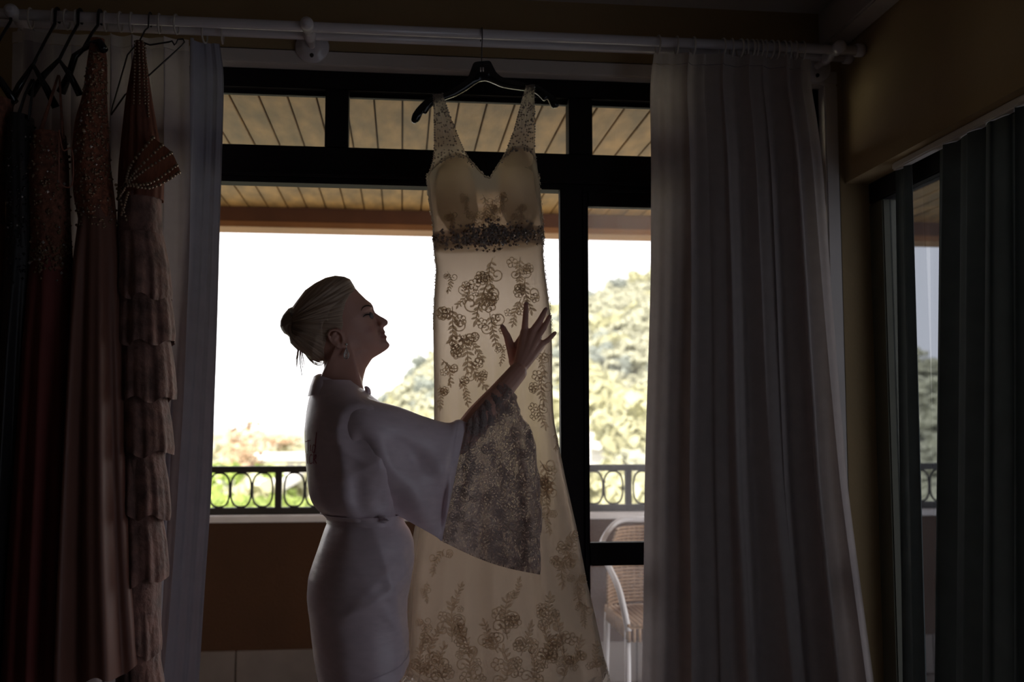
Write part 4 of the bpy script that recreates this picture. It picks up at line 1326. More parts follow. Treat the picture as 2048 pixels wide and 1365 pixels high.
# flower rosettes of petals
for s, dy in ((-.62, 2), (-.28, 0), (-.05, -6), (.06, 8), (.22, -3), (.62, -2), (.42, 4), (-.45, 5), (-.12, 14), (.12, -14)):
    q0 = dsurf(s, (bt(s) + bb(s)) / 2 + dy) + (0, -.008, 0)
    for k in range(6):
        an = k * math.pi / 3 + s
        a.sphere(q0 + (.009 * math.cos(an), 0, .009 * math.sin(an)), .0052, 6, 4, (.8, .5, .8))
    c.octa(q0 + (0, -.004, 0), .004)
a.build('beading', MAT['bead_dark'], sash, False, kind='stuff'); c.build('crystals', MAT['crystal'], sash, False, kind='stuff'); pz.build('pearls', MAT['pearl'], sash, False, kind='stuff')


# corded lace motifs, each lying on the cloth
class Motif:
    def __init__(self, bv=None, mat='motif', par=None):
        self.m = MB(); self.bv = bv or bvd; self.mat = mat; self.par = par or dress

    def ribbon(self, pts, wd, off=.0012):
        pts = np.array(pts, float)
        t = np.gradient(pts, axis=0); t /= (np.linalg.norm(t, axis=1, keepdims=True) + 1e-9)
        nrm = np.stack([-t[:, 1], t[:, 0]], 1)
        wds = wd if not np.isscalar(wd) else np.full(len(pts), wd)
        rows = []
        for p, n_, w_ in zip(pts, nrm, wds):
            a = drape(self.bv, *(p - n_ * w_ / 2), off); c_ = drape(self.bv, *p, off + .0012); b_ = drape(self.bv, *(p + n_ * w_ / 2), off)
            if a is None or b_ is None or c_ is None or max(np.linalg.norm(a - c_), np.linalg.norm(b_ - c_)) > .03:
                if len(rows) > 1: self.m.grid(rows)
                rows = []
                continue
            rows.append([a, c_, b_])
        if len(rows) > 1: self.m.grid(rows)

    def leaf(self, x, y, ang, ln, wd=.42):
        u = np.array((math.cos(ang), math.sin(ang)))
        t = np.linspace(0, 1, 7)
        self.ribbon([(x + u[0] * ln * k, y + u[1] * ln * k) for k in t], np.maximum(.6, ln * wd * np.sin(math.pi * t) ** .8))

    def petal_ring(self, x, y, r, n=5, a0=0.0):
        for k in range(n):
            an = a0 + 2 * math.pi * k / n
            cx_, cy_ = x + r * .62 * math.cos(an), y + r * .62 * math.sin(an)
            self.ribbon([(cx_ + r * .42 * math.cos(q), cy_ + r * .42 * math.sin(q)) for q in np.linspace(an - 2.6, an + 2.6, 9)], r * .20)
        self.ribbon([(x + r * .16 * math.cos(q), y + r * .16 * math.sin(q)) for q in np.linspace(0, 6.28, 7)], r * .22)

    def scroll(self, x, y, ang, r, sgn=1, turns=1.35, wd=2.6):
        th = np.linspace(0, turns * 2 * math.pi, 26)
        rad = r * (1 - th / th[-1] * .82)
        c = np.array((x, y)) + r * np.array((math.cos(ang), math.sin(ang)))
        a0 = ang + math.pi
        pts = [(c[0] + q * math.cos(a0 + sgn * t), c[1] + q * math.sin(a0 + sgn * t)) for q, t in zip(rad, th)]
        self.ribbon(pts, np.linspace(wd * .7, wd * 1.25, 26))

    def done(self):
        if self.m.v: self.m.build('lace_motif', MAT[self.mat], self.par)


def spray(x, y, sc, ang, seed, flowers=3, scrolls=2, **kw):
    r = random.Random(seed)
    M_ = Motif(**kw)
    L = 64 * sc
    u = np.array((math.cos(ang), math.sin(ang))); v = np.array((-u[1], u[0]))
    bend = r.uniform(-.35, .35)
    stem = [np.array((x, y)) + u * L * (t - .45) + v * L * bend * math.sin(t * 3) * .5 for t in np.linspace(0, 1, 16)]
    M_.ribbon(stem, 2.2 * sc)
    for i in range(2, 15, 2):
        for sg in (-1, 1):
            a = ang + sg * r.uniform(.6, 1.0)
            M_.leaf(stem[i][0], stem[i][1], a, r.uniform(9, 15) * sc)
    M_.leaf(stem[-1][0], stem[-1][1], ang, 13 * sc)
    for k in range(flowers):
        q = stem[r.randrange(2, 11)] + v * r.choice((-1, 1)) * r.uniform(8, 20) * sc
        M_.petal_ring(q[0], q[1], r.uniform(8, 12) * sc, r.choice((5, 6)), r.uniform(0, 3))
    for k in range(scrolls):
        sg = 1 if k % 2 else -1
        q = stem[r.randrange(1, 9)]
        M_.scroll(q[0], q[1], ang + sg * r.uniform(1.0, 1.7), r.uniform(11, 16) * sc, sg, wd=2.8 * sc)
    M_.done()


D2 = math.pi / 2
sprays = [  # x, y, scale, direction, flowers, scrolls
    (985, 545, 1.0, D2, 3, 1), (965, 600, 1.2, D2 + .3, 4, 2), (985, 655, 1.0, D2 - .2, 3, 2), (930, 585, .8, D2 + .5, 2, 2), (905, 645, 1.1, D2, 4, 1), (925, 700, 1.1, D2 - .2, 4, 1), (955, 745, .9, D2 - .5, 3, 2), (945, 690, .9, D2 - .6, 2, 1),
    (1040, 540, .9, D2, 3, 2), (1055, 585, 1.0, D2 - .2, 3, 2), (1035, 620, .8, D2 + .3, 2, 1), (1000, 705, .6, D2, 1, 1), (895, 560, .6, D2, 1, 1), (890, 740, .8, D2 - .3, 2, 1), (880, 790, .7, D2, 2, 1), (925, 780, .8, D2 - .3, 1, 1),
    (1088, 770, .9, D2, 3, 1), (1085, 825, .8, D2 - .2, 2, 1), (1090, 720, .7, D2, 2, 1), (1012, 775, .6, D2 + .6, 1, 1), (1045, 850, .6, D2, 1, 0), (1110, 880, .5, D2, 1, 1),
    (1085, 950, 1.0, D2 - .2, 4, 1), (1105, 985, 1.0, D2 + .2, 4, 2), (1075, 1005, .8, D2 + .4, 3, 1), (1100, 1040, .7, D2, 2, 0),
    (1142, 1090, .9, D2, 3, 2), (1135, 1135, 1.0, D2 + .2, 4, 2), (1160, 1175, .9, D2, 3, 1), (1170, 1225, .7, D2, 2, 1), (880, 1120, .8, D2 + .4, 1, 2), (855, 1180, .6, D2, 1, 1), (845, 1260, .7, D2, 2, 1),
    (915, 1200, .8, -D2 + .3, 1, 0), (905, 1250, 1.2, -D2, 4, 2), (870, 1290, 1.0, -D2 + .4, 2, 2), (930, 1290, 1.0, -D2 - .3, 3, 2), (1030, 1185, .7, -D2 + .3, 1, 0), (1015, 1245, 1.2, -D2, 4, 2), (985, 1280, 1.0, -D2 - .4, 2, 2), (1050, 1285, 1.0, -D2 + .3, 3, 2),
    (1100, 1230, 1.0, -D2, 4, 2), (1120, 1270, 1.1, -D2 - .2, 4, 2), (1090, 1300, 1.0, -D2, 3, 2), (1150, 1310, .9, -D2 + .3, 3, 2), (1195, 1320, .8, -D2, 2, 1), (890, 1335, 1.1, -D2, 4, 2), (950, 1340, 1.0, -D2, 3, 2), (1005, 1340, 1.1, -D2, 4, 2), (1060, 1340, 1.0, -D2, 3, 2), (1125, 1335, .9, -D2, 3, 1), (840, 1330, .9, -D2, 3, 2),
    (965, 410, .8, D2, 4, 1), (985, 440, .7, D2, 3, 1), (950, 445, .7, D2, 3, 1), (1000, 400, .6, D2, 2, 1), (935, 405, .6, D2, 2, 0), (1035, 430, .7, D2, 2, 1), (1062, 455, .5, D2, 2, 0), (900, 440, .6, D2, 2, 1),
]
for i, (x, y, sc, an, fl, scn) in enumerate(sprays): spray(x, y, sc, an, 500 + i, fl, scn)

# ------------------------------------------------------------------ the woman
YWO = 2.50
woman = empty('person', tuple(P(715, 1365, YWO)[:2]) + (0.0,), 'woman in white satin robe looking up, one hand flat on the wedding dress', 'person')
HC = P(690, 650, YWO)
hn = (CAM - HC) / np.linalg.norm(CAM - HC)          # head's own side axis, towards her right ear


def HP(px, py, t=0.0):
    d = ray(px, py)
    k = ((HC - CAM) @ hn) / (d @ hn)
    return CAM + d * k + hn * t


FULL = [(712, 579), (716.5, 584.6), (731, 598.5), (742, 606.7), (745.7, 612.4), (747.6, 620), (751, 626.7), (760, 633), (769.5, 638), (775, 642), (776.3, 645.5), (774.5, 649.5), (768.6, 653), (766.5, 657), (768, 661), (770.8, 664.8), (769, 667.6), (765.5, 670.2), (770.8, 671.4), (774.2, 674), (772, 678.3), (773.5, 683.5), (778, 688.4), (779.3, 692), (777, 696), (771, 701), (761, 707.6), (748.6, 715), (742, 721), (737, 728.6), (731, 738), (727, 752), (724, 766), (725, 786), (735, 815), (735, 850), (640, 850), (628, 790), (643, 752), (649, 738), (648, 725), (635, 712), (615, 690), (602, 665), (598, 635), (606, 605), (622, 582), (645, 566), (672, 559), (695, 564)]
BASE = [(712, 579), (731, 598.5), (740, 607), (743, 613), (744, 620), (746, 630), (749, 640), (752, 650), (756, 660), (760, 670), (763, 680), (767, 688), (768, 694), (764, 701), (756, 708), (746, 715)] + FULL[28:]
HCPX = np.array((690.0, 650.0))
NTH = 360


def star(poly, c, n=NTH):
    p = np.array(poly, float); q = np.roll(p, -1, axis=0)
    t = np.linspace(0, 1, 60, endpoint=False)
    pts = (p[:, None] * (1 - t)[None, :, None] + q[:, None] * t[None, :, None]).reshape(-1, 2) - c
    a = np.arctan2(pts[:, 1], pts[:, 0]); r = np.hypot(pts[:, 0], pts[:, 1])
    idx = np.floor((a + math.pi) / (2 * math.pi) * n).astype(int) % n
    out = np.full(n, np.nan)
    for i, rr_ in zip(idx, r):
        if np.isnan(out[i]) or rr_ > out[i]: out[i] = rr_
    good = ~np.isnan(out); xx_ = np.arange(n)
    return np.interp(xx_, xx_[good], out[good], period=n)


RF, RB = star(FULL, HCPX), star(BASE, HCPX)
TH = (np.arange(NTH) + .5) / NTH * 2 * math.pi - math.pi
WPTS = np.array([(680, 590, .070), (640, 610, .073), (612, 645, .064), (700, 640, .066), (730, 612, .060), (742, 648, .058), (733, 668, .056), (728, 684, .053), (745, 694, .046), (765, 692, .036), (715, 716, .047), (690, 735, .047), (670, 755, .048), (690, 795, .056), (655, 700, .060), (695, 690, .061)])


def Wf(x, y):
    d2 = (np.asarray(x)[..., None] - WPTS[:, 0]) ** 2 + (np.asarray(y)[..., None] - WPTS[:, 1]) ** 2
    k = np.exp(-d2 / (2 * 20.0 ** 2)) + 1e-6
    return (k * WPTS[:, 2]).sum(-1) / k.sum(-1)


FY = [575, 600, 612, 620, 627, 636, 642, 647, 651, 655, 660, 664, 667, 670, 673, 677, 681, 686, 691, 697, 703, 715]
FT = [.030, .026, .019, .011, .0085, .0085, .0095, .0125, .013, .0125, .014, .021, .024, .0255, .0235, .018, .018, .020, .020, .020, .020, .02]


def g2(x, y, cx_, cy_, sx, sy, rot=0.0):
    dx, dy = x - cx_, y - cy_
    c, s = math.cos(rot), math.sin(rot)
    u, v = c * dx + s * dy, -s * dx + c * dy
    return np.exp(-(u / sx) ** 2 - (v / sy) ** 2)


def headT(x, y):
    x = np.asarray(x, float); y = np.asarray(y, float)
    a = np.arctan2(y - HCPX[1], x - HCPX[0]); r = np.hypot(x - HCPX[0], y - HCPX[1])
    rb = np.interp(a, TH, RB, period=2 * math.pi); rf = np.interp(a, TH, RF, period=2 * math.pi)
    sB = np.clip(r / rb, 0, 1); sF = np.clip(r / rf, 0, 1)
    Tb = Wf(x, y) * np.sqrt(np.clip(1 - sB ** 2.5, 0, 1))
    inface = ((y > 574) & (y < 716) & (x > 700)).astype(float)
    Tf = np.interp(y, FY, FT) * np.clip(1 - sF ** 9, 0, 1) ** .5 * smoothstep(.62, .86, sF) * inface
    k = .004
    T = .5 * (Tb + Tf + np.sqrt((Tb - Tf) ** 2 + k * k * np.minimum(1, Tb / .004) * inface))
    # features of the face
    T = T - .0085 * g2(x, y, 737.5, 631, 8, 7) + .0060 * g2(x, y, 735, 632.5, 6.0, 4.6) + .0016 * g2(x, y, 735, 627.8, 7, 1.3, .1) - .0022 * g2(x, y, 733, 626, 8, 1.4, .1)
    T = T + .0028 * g2(x, y, 737, 614, 9, 4, .5)                       # brow
    T = T + .0050 * g2(x, y, 762, 649.5, 4.4, 3.6) - .0030 * g2(x, y, 757.0, 651, 1.8, 5, -.5) - .006 * g2(x, y, 766, 652.8, 3.2, 1.2, -.5)   # nostril wing
    T = T + .0030 * g2(x, y, 742, 655, 13, 9, .6) - .0028 * g2(x, y, 755.5, 662, 1.7, 10, .12)   # cheek, smile fold
    T = T - .0042 * g2(x, y, 762.5, 670.6, 9, 1.0, .02) + .0012 * g2(x, y, 766, 667.4, 4, 1.8) + .0015 * g2(x, y, 767, 674.6, 5, 2)   # mouth
    T = T - .0020 * g2(x, y, 768, 680, 7, 2.2) - .0035 * g2(x, y, 700, 706, 30, 4, -.28)
    T = T + .003 * g2(x, y, 700, 690, 14, 14)
    return np.maximum(T, 0) * (sF < .9999)


body = MB()
ns_ = 84
ss = np.sin(np.linspace(0, 1, ns_) * math.pi / 2)
ss[0] = 0
GP = HCPX[None, None, :] + (ss[:, None] * RF[None, :])[..., None] * np.stack([np.cos(TH), np.sin(TH)], 1)[None]
TT = headT(GP[..., 0], GP[..., 1]); TT[-1] = 0
for sg in (1, -1):
    GG = np.array([[HP(GP[i, k, 0], GP[i, k, 1], sg * TT[i, k]) for k in range(NTH)] for i in range(ns_)])
    body.grid(GG, wrap=True)
hd = body.build('head_tmp', None, None, weld=1e-5)
bm = bmesh.new(); bm.from_mesh(hd.data)
bmesh.ops.holes_fill(bm, edges=[e for e in bm.edges if len(e.link_faces) == 1], sides=0)
bmesh.ops.recalc_face_normals(bm, faces=bm.faces[:])
bm.verts.index_update()
body = MB(); body.add([v.co[:] for v in bm.verts], [[v.index for v in f.verts] for f in bm.faces])
bm.free(); bpy.data.objects.remove(hd)


def ET(px, py, dt=0.0): return HP(px, py, float(headT(px, py)) + dt)


# right ear: helix, antihelix, lobe (and a plain mirrored one on the far side)
for sg in (1, -1):
    def E(px, py, dt): return HP(px, py, sg * (float(headT(px, py)) + dt))
    helix = spline([(686, 679), (683, 668), (676, 661.5), (666, 660), (659, 664), (658, 673), (663, 683), (671, 690), (679, 695), (684, 694)], 40)
    body.capsule([E(x, y, .004 + .006 * smoothstep(686, 662, x)) for x, y in helix[::3]], [.0030] * len(helix[::3]), 8, 2)
    body.capsule([E(674, 672, .003), E(668, 680, .007), E(677, 688, .005)], [.004, .0042, .0035], 8, 3)
    body.capsule([E(669, 667, .002), E(665, 676, .004), E(672, 685, .003), E(682, 690, .002)], [.0052, .0062, .006, .005], 8, 3)
    body.capsule([E(684, 680, .001), E(686, 686, .003), E(684, 691, .003)], [.003, .0035, .004], 8, 3)
    body.capsule([E(680, 692, .002), E(687, 693, .003)], [.0048, .0042], 8, 3)

# trunk
trunk = [(792, 668, 722, .11), (810, 650, 745, .15), (840, 634, 772, .155), (880, 624, 782, .15), (940, 632, 778, .14), (1000, 650, 768, .125), (1040, 668, 768, .115), (1090, 655, 800, .13), (1140, 640, 800, .145), (1190, 630, 794, .155), (1240, 640, 788, .15), (1300, 655, 782, .14)]
G = ring_loft(trunk, 40, 40, YWO, yaw=.25, sm=5)
nb = len(body.v)
body.grid(G, wrap=True)
for row in (G[0], G[-1]):
    c = body.add([row.mean(0)], []); b0 = nb if row is G[0] else nb + 39 * 40
    for k in range(40): body.f.append((c, b0 + k, b0 + (k + 1) % 40) if row is not G[0] else (c, b0 + (k + 1) % 40, b0 + k))
# right arm
SH, EL, WR = P(742, 844, 2.385), P(918, 884, 2.50), P(1035, 745, 2.648)
body.capsule([P(715, 845, 2.42), SH, (SH + EL) / 2, EL], [.046, .040, .037, .032], 16, 6)
body.capsule([EL, EL * .68 + WR * .32, EL * .3 + WR * .7, WR], [.033, .036, .029, .0255], 16, 6)
# right hand, flat on the dress
def HD(px, py, off=0.0):
    q = drape(bvd, px, py, .001)
    y = q[1] if q is not None else 2.73
    return P(px, py, y - off)


knk = {'index': (1049, 664), 'middle': (1064, 664), 'ring': (1076, 673), 'little': (1083, 689)}
tips = {'index': (1052, 607), 'middle': (1092.5, 618), 'ring': (1099.5, 633), 'little': (1110.5, 666)}
mids = {'index': (1051, 638), 'middle': (1079, 643), 'ring': (1089, 654), 'little': (1097, 680)}
dst = {'index': (1052, 621), 'middle': (1086, 630), 'ring': (1095, 643), 'little': (1104, 672.5)}
rad = {'index': (.0098, .0086, .0078, .0068), 'middle': (.0098, .0088, .008, .0069), 'ring': (.0092, .0082, .0075, .0066), 'little': (.0082, .0072, .0065, .0057)}
hy = float(np.mean([HD(*knk[k])[1] for k in ('index', 'middle')]))


def HF(px, py, off): return P(px, py, hy - off)


nails = []
for k in ('index', 'middle', 'ring', 'little'):
    r4 = rad[k]
    pts = [HF(*knk[k], .020), HF(*mids[k], .021), HF(*dst[k], .014), HF(*((np.array(tips[k]) * .82 + np.array(dst[k]) * .18)), .009)]
    body.capsule(pts, r4, 12, 5)
    nails.append((pts[2], pts[3], r4[3]))
    body.capsule([WR + (0, -.001, 0), (WR + pts[0]) / 2 + (0, -.004, 0), pts[0]], [.0165, .0145, .0118], 12, 5)
body.capsule([HF(1030, 722, .02), HF(1056, 690, .022), HF(1062, 676, .02)], [.018, .020, .012], 12, 5)
body.capsule([HF(1046, 715, .02), HF(1068, 695, .02)], [.018, .015], 12, 5)
tpts = [HF(1031, 728, .018), HF(1023, 699, .024), HF(1014, 672, .022), HF(1005, 655, .016)]
body.capsule(tpts, [.0165, .0135, .0100, .0072], 12, 5)
body.capsule([HF(1026, 706, .022), HF(1036, 690, .021), HF(1046, 672, .02)], [.011, .012, .010], 10, 4)
nails.append((tpts[2], tpts[3], .0072))
# left arm hangs on the far side, inside its sleeve
LS, LE, LW = P(706, 836, 2.62), P(722, 985, 2.65), P(752, 1090, 2.63)
body.capsule([P(700, 845, 2.58), LS, (LS + LE) / 2, LE], [.05, .045, .039, .033], 14, 5)
body.capsule([LE, LE * .65 + LW * .35, LW], [.033, .034, .024], 14, 5)
for k, (dx, dy, ln) in enumerate(((-.016, 0, .078), (-.005, 0, .086), (.006, 0, .08), (.016, 0, .064))):
    a0 = LW + np.array((dx * .5 + .006, .004 * k, -.02)); a1 = LW + np.array((dx + .022, .004, -.085)); a2 = a1 + np.array((.018, .002, -ln * .55)); a3 = a2 + np.array((.004, 0, -ln * .45))
    body.capsule([a0, a1, a2, a3], [.014, .0105, .0085, .0068], 10, 4)
body.capsule([LW + (.01, -.004, -.02), LW + (.034, -.012, -.06), LW + (.052, -.012, -.095)], [.014, .011, .008], 10, 4)
# legs and feet
for sx, yy in ((764, 2.47), (716, 2.60)):
    hip, kn, an = P(sx - 22, 1230, yy), np.array((P(sx - 4, 1365, yy)[0], yy, .47)), np.array((P(sx - 20, 1365, yy)[0], yy, .085))
    body.capsule([hip, hip * .5 + kn * .5, kn, kn * .68 + an * .32 + (-.015, 0, 0), an], [.076, .062, .050, .049, .034], 16, 6)
    body.capsule([an + (-.02, 0, -.05), an + (.05, 0, -.052), an + (.15, 0, -.065)], [.032, .031, .018], 12, 5)
    for k in range(5):
        o_ = (k - 2) * .0145
        body.capsule([an + (.12, o_, -.068), an + (.168 - abs(k - (1 if yy < 2.5 else 3)) * .006, o_ * 1.15, -.074)], [.0105, .0085], 8, 3)
bo = body.build('body', MAT['skin'], None)
md = bo.modifiers.new('remesh', 'REMESH'); md.mode = 'VOXEL'; md.voxel_size = 0.0023; md.use_smooth_shade = True
m2 = bo.modifiers.new('smooth', 'SMOOTH'); m2.factor = .5; m2.iterations = 1
dg = bpy.context.evaluated_depsgraph_get()
nm = bpy.data.meshes.new_from_object(bo.evaluated_get(dg))
old = bo.data; bo.modifiers.clear(); bo.data = nm; bpy.data.meshes.remove(old); nm.name = 'body'
co = np.empty(len(nm.vertices) * 3); nm.vertices.foreach_get('co', co); co = co.reshape(-1, 3)
d = co - CAM; zz = d @ fw; vx = 1024 + F * (d @ rt) / zz; vy = 682.5 - F * (d @ up) / zz
tside = (co - HC) @ hn
colr = np.tile(np.array((0.66, 0.36, 0.28)), (len(co), 1))


def paint(k, c):
    global colr
    k = np.clip(k, 0, 1)[:, None]; colr = colr * (1 - k) + np.array(c) * k


inh = (vy < 720) & (co[:, 2] > 1.4) & (np.abs(tside) < .1)
paint(inh * .75 * (1 - smoothstep(2.2, 3.6, np.abs(vy - 667.0 - .0 * vx) - 0)) * smoothstep(759, 764, vx), (.30, .075, .07))
paint(inh * .75 * (1 - smoothstep(2.6, 4.2, np.abs(vy - 674.2))) * smoothstep(759, 764, vx), (.30, .075, .07))
paint(inh * .75 * g2(vx, vy, 733, 629.5, 9, 4.5, -.15) * (tside > 0), (.06, .035, .04))
paint(inh * .5 * g2(vx, vy, 741, 659, 14, 7, -.5), (.50, .20, .16))
at = nm.color_attributes.new('tint', 'FLOAT_COLOR', 'POINT')
at.data.foreach_set('color', np.concatenate([colr, np.ones((len(co), 1))], 1).ravel())
nm.materials.clear(); nm.materials.append(MAT['skin'])
nm.polygons.foreach_set('use_smooth', [True] * len(nm.polygons))
nm.transform(Matrix.Translation(-woman.location)); bo.parent = woman
bvb = bvh_of(bo)

# nails, eye, brow, lashes
MAT['nail'] = pbr('pink nail varnish', (.55, .30, .27), .2, var=.03, coat=.5)
for a, b_, r in nails:
    dr = (b_ - a) / np.linalg.norm(b_ - a); sd_ = np.cross(dr, (0, 1, 0)); sd_ /= np.linalg.norm(sd_)
    G = [[b_ + dr * (r * (-.95 + 2.0 * t)) + sd_ * (r * .72 * q * (1 - .25 * abs(2 * t - 1) ** 3)) + np.array((0, -r * (1.04 - .32 * q * q - .28 * max(0, t - .5) ** 1.5 * 2), 0)) for q in np.linspace(-1, 1, 7)] for t in np.linspace(0, 1, 7)]
    m = MB(); m.grid(G); m.build('fingernail', MAT['nail'], woman)


def face_ribbon(name, pts, wds, mat, off=.0006, n=20):
    c = spline(pts, n); wd = np.interp(np.linspace(0, 1, len(c)), np.linspace(0, 1, len(wds)), wds)
    t = np.gradient(c, axis=0); t /= np.linalg.norm(t, axis=1, keepdims=True) + 1e-9
    rows = []
    for p, q, w_ in zip(c, t, wd):
        nn = np.array((-q[1], q[0]))
        a, b_ = drape(bvb, *(p - nn * w_ / 2), off), drape(bvb, *(p + nn * w_ / 2), off)
        m_ = drape(bvb, *p, off * 2)
        if a is not None and b_ is not None and m_ is not None: rows.append([a, m_, b_])
    m = MB(); m.grid(rows); m.build(name, mat, woman)


MAT['brow'] = pbr('brown brow hair', (.10, .055, .035), .8, var=.2)
MAT['eyewhite_shaded'] = pbr('eye', (.22, .19, .19), .15, var=.02)  # white of the eye darkened; its shade is put into the colour
MAT['iris'] = pbr('dark iris', (.05, .05, .07), .1, var=.1)
face_ribbon('eyebrow', [(722, 622), (725, 616), (731, 612.5), (738, 612), (743, 614)], [1.0, 2.4, 3.0, 3.0, 1.6], MAT['brow'])
face_ribbon('eyelashes', [(725.5, 634.5), (729, 631.5), (734, 629.6), (739, 630), (742, 632.5)], [1.2, 2.4, 2.6, 2.2, 1.2], MAT['hook'])
m = MB()
m.sphere(ET(738.5, 632.8, -.0098), .0108, 16, 12); m.build('eye', MAT['eyewhite_shaded'], woman)
m = MB(); m.sphere(ET(741.0, 632.2, -.0030), .0042, 12, 8); m.build('iris', MAT['iris'], woman)
m = MB()
for k in range(9):
    a0 = np.array((729 + k * 1.5, 631.2 - .10 * k * (8 - k) * .5))
    m.tube([ET(a0[0], a0[1], .0004), ET(a0[0] + 1.2, a0[1] - .6, .004), ET(a0[0] + 2.6, a0[1] - 2.2, .006)], [.0006, .0005, .0002], 5)
m.build('lash_fringe', MAT['hook'], woman, kind='stuff')

# hair
HOUT = [(712, 579.5), (706.6, 569.5), (700, 559), (689, 554), (671, 551.8), (651.6, 556), (629.7, 567), (610, 581), (594.5, 601), (584.6, 615), (578, 640), (577, 668), (581, 687), (588, 693), (596.7, 700), (610, 709.5), (623, 720.9), (635, 724), (645, 722.5), (649.5, 720.5)]
HIN = [(641, 714), (647, 701), (651, 687), (655, 674), (660, 664), (667, 657.5), (676, 657), (684, 660), (686.5, 650), (685, 636), (687, 622), (691, 606), (698, 593), (706, 584)]
HAIRP = HOUT + HIN
HCC = np.array((640.0, 632.0))
RH = star(HAIRP, HCC); RHO = RH
# angular sector of the inner hairline
ain = [math.atan2(y - HCC[1], x - HCC[0]) for x, y in HIN]
pin = np.array([np.min(np.hypot(HCC[0] + r * math.cos(a) - np.array(spline(HIN, 80))[:, 0], HCC[1] + r * math.sin(a) - np.array(spline(HIN, 80))[:, 1])) for a, r in zip(TH, RH)])
inner = (1 - smoothstep(1.0, 15, pin))
kk = np.hanning(19)[1:-1]; kk /= kk.sum()
inner = np.convolve(np.pad(inner, 8, mode='wrap'), kk, mode='valid')
m = MB()
for sg in (1, -1):
    rows, uvr = [], []
    for i, s in enumerate(ss):
        row, ur = [], []
        for k in range(NTH):
            p = HCC + s * RH[k] * np.array((math.cos(TH[k]), math.sin(TH[k])))
            th_ = float(headT(*p))
            inf = .079 * math.sqrt(max(0, 1 - s ** 2.5))
            ba = math.atan2(p[1] - 650, p[0] - 566); bd_ = math.hypot(p[0] - 566, p[1] - 650)
            groove = .0016 * math.sin(ba * 46 + 2 * math.sin(bd_ * .03)) + .0010 * math.sin(ba * 97 + bd_ * .02) + .0022 * math.sin(ba * 17 + 1)
            cover = th_ + (.0075 + .5 * groove) * (1 - s ** 10) ** .5 - .0012 * s ** 10
            out_ = max(inf + groove * (1 - s ** 8), th_ + .0035 * (1 - s ** 8))
            if s > .999 and inner[k] < .5: t_ = 0.0
            else: t_ = out_ * (1 - inner[k]) + max(cover, out_ * (1 - smoothstep(.35, .8, s))) * inner[k]
            row.append(HP(p[0], p[1], sg * t_)); ur.append((ba, bd_ / 100))
        rows.append(row); uvr.append(ur)
    m.grid(rows, wrap=True, uv=uvr)
hair = m.build('hair', MAT['hair'], woman, weld=1e-5)

BUN = [(586, 614), (578, 617), (572.5, 623), (566, 631), (561.5, 640.6), (560.2, 652), (563, 660), (568, 667), (575, 671), (580, 676), (583, 688), (590, 695), (598, 702), (606, 700), (608, 680), (604, 655), (602, 632), (596, 618)]
BC = np.array((585.0, 652.0)); RBn = star(BUN, BC, 120); TB = (np.arange(120) + .5) / 120 * 2 * math.pi - math.pi
m = MB()
sb = np.sin(np.linspace(0, 1, 26) * math.pi / 2)
for sg in (1, -1):
    rows, uvr = [], []
    for s in sb:
        row, ur = [], []
        for k in range(120):
            p = BC + s * RBn[k] * np.array((math.cos(TB[k]), math.sin(TB[k])))
            t_ = .046 * math.sqrt(max(0, 1 - s ** 2.2)) + .0030 * math.sin(TB[k] * 3 + s * 9) * (1 - s ** 6) + .0012 * math.sin(TB[k] * 3 * 4 + s * 30) * (1 - s ** 6)
            row.append(HP(p[0], p[1], sg * max(t_, 0) if s < .999 else 0)); ur.append((s * 1.6 + TB[k] * .25, TB[k] * .5))
        rows.append(row); uvr.append(ur)
    m.grid(rows, wrap=True, uv=uvr)
bun = m.build('hair_bun', MAT['hair'], woman, weld=1e-5)
m = MB()
for pts in ([(598, 698), (594, 715), (593, 735)], [(600, 699), (599, 718), (603, 751)], [(602, 699), (604, 716), (608, 739)], [(597, 698), (596, 712), (592, 728)], [(601, 700), (601, 712), (602, 728)],
            [(618, 716), (630, 727), (645, 729), (648, 722)], [(625, 720), (636, 725), (646, 726)], [(612, 710), (622, 722), (634, 727)]):
    for j in range(4):
        o_ = np.array((R.uniform(-2, 2), R.uniform(-1.5, 1.5)))
        c = spline([np.array(p) + o_ * (1 if i else .5) for i, p in enumerate(pts)], 12)
        tb = R.uniform(-.012, .02)
        m.tube([HP(x, y, tb) for x, y in c], np.linspace(.0010, .0003, len(c)), 5)
m.build('loose_strands', MAT['hair'], woman, kind='stuff')
# hair comb of little rings
m = MB()
for x, y in ((584, 622), (587, 630), (590.5, 637), (592, 644), (589, 634), (586, 626)):
    c = HP(x, y, .042)
    u_, v_ = rt, up
    m.tube([c + .0042 * (math.cos(a) * u_ + math.sin(a) * v_) for a in np.linspace(0, 6.283, 13)], .0009, 5, caps=False)
    m.octa(c, .0022)
m.build('hair_comb', MAT['chrome'], woman)
# drop earring
e0 = ET(692.5, 688, .006)
m = MB(); m.sphere(e0, .0032, 10, 8)
m.tube([e0, e0 + up * -.006, e0 + up * -.011], .0009, 6)
ct = HP(692.5, 706.5, float(headT(692.5, 700)) + .008)
drop = [(0, 10.5), (2.6, 5), (4.4, -1), (4.6, -5), (3, -8.5), (0, -9.8), (-3, -8.5), (-4.6, -5), (-4.4, -1), (-2.6, 5), (0, 10.5)]
px_m = 2.52 / F
m.tube([ct + rt * a * px_m + up * b_ * px_m for a, b_ in drop], .0014, 6, caps=False)
m.tube([ct + rt * a * px_m * .55 + up * (b_ * .55 - 1.5) * px_m for a, b_ in drop], .0009, 6, caps=False)
for a, b_ in ((0, -4), (-1.6, -6.5), (1.6, -6.5), (0, 0), (0, 4)): m.octa(ct + rt * a * px_m + up * b_ * px_m, .0016)
m.build('drop_earring', MAT['crystal'], woman)

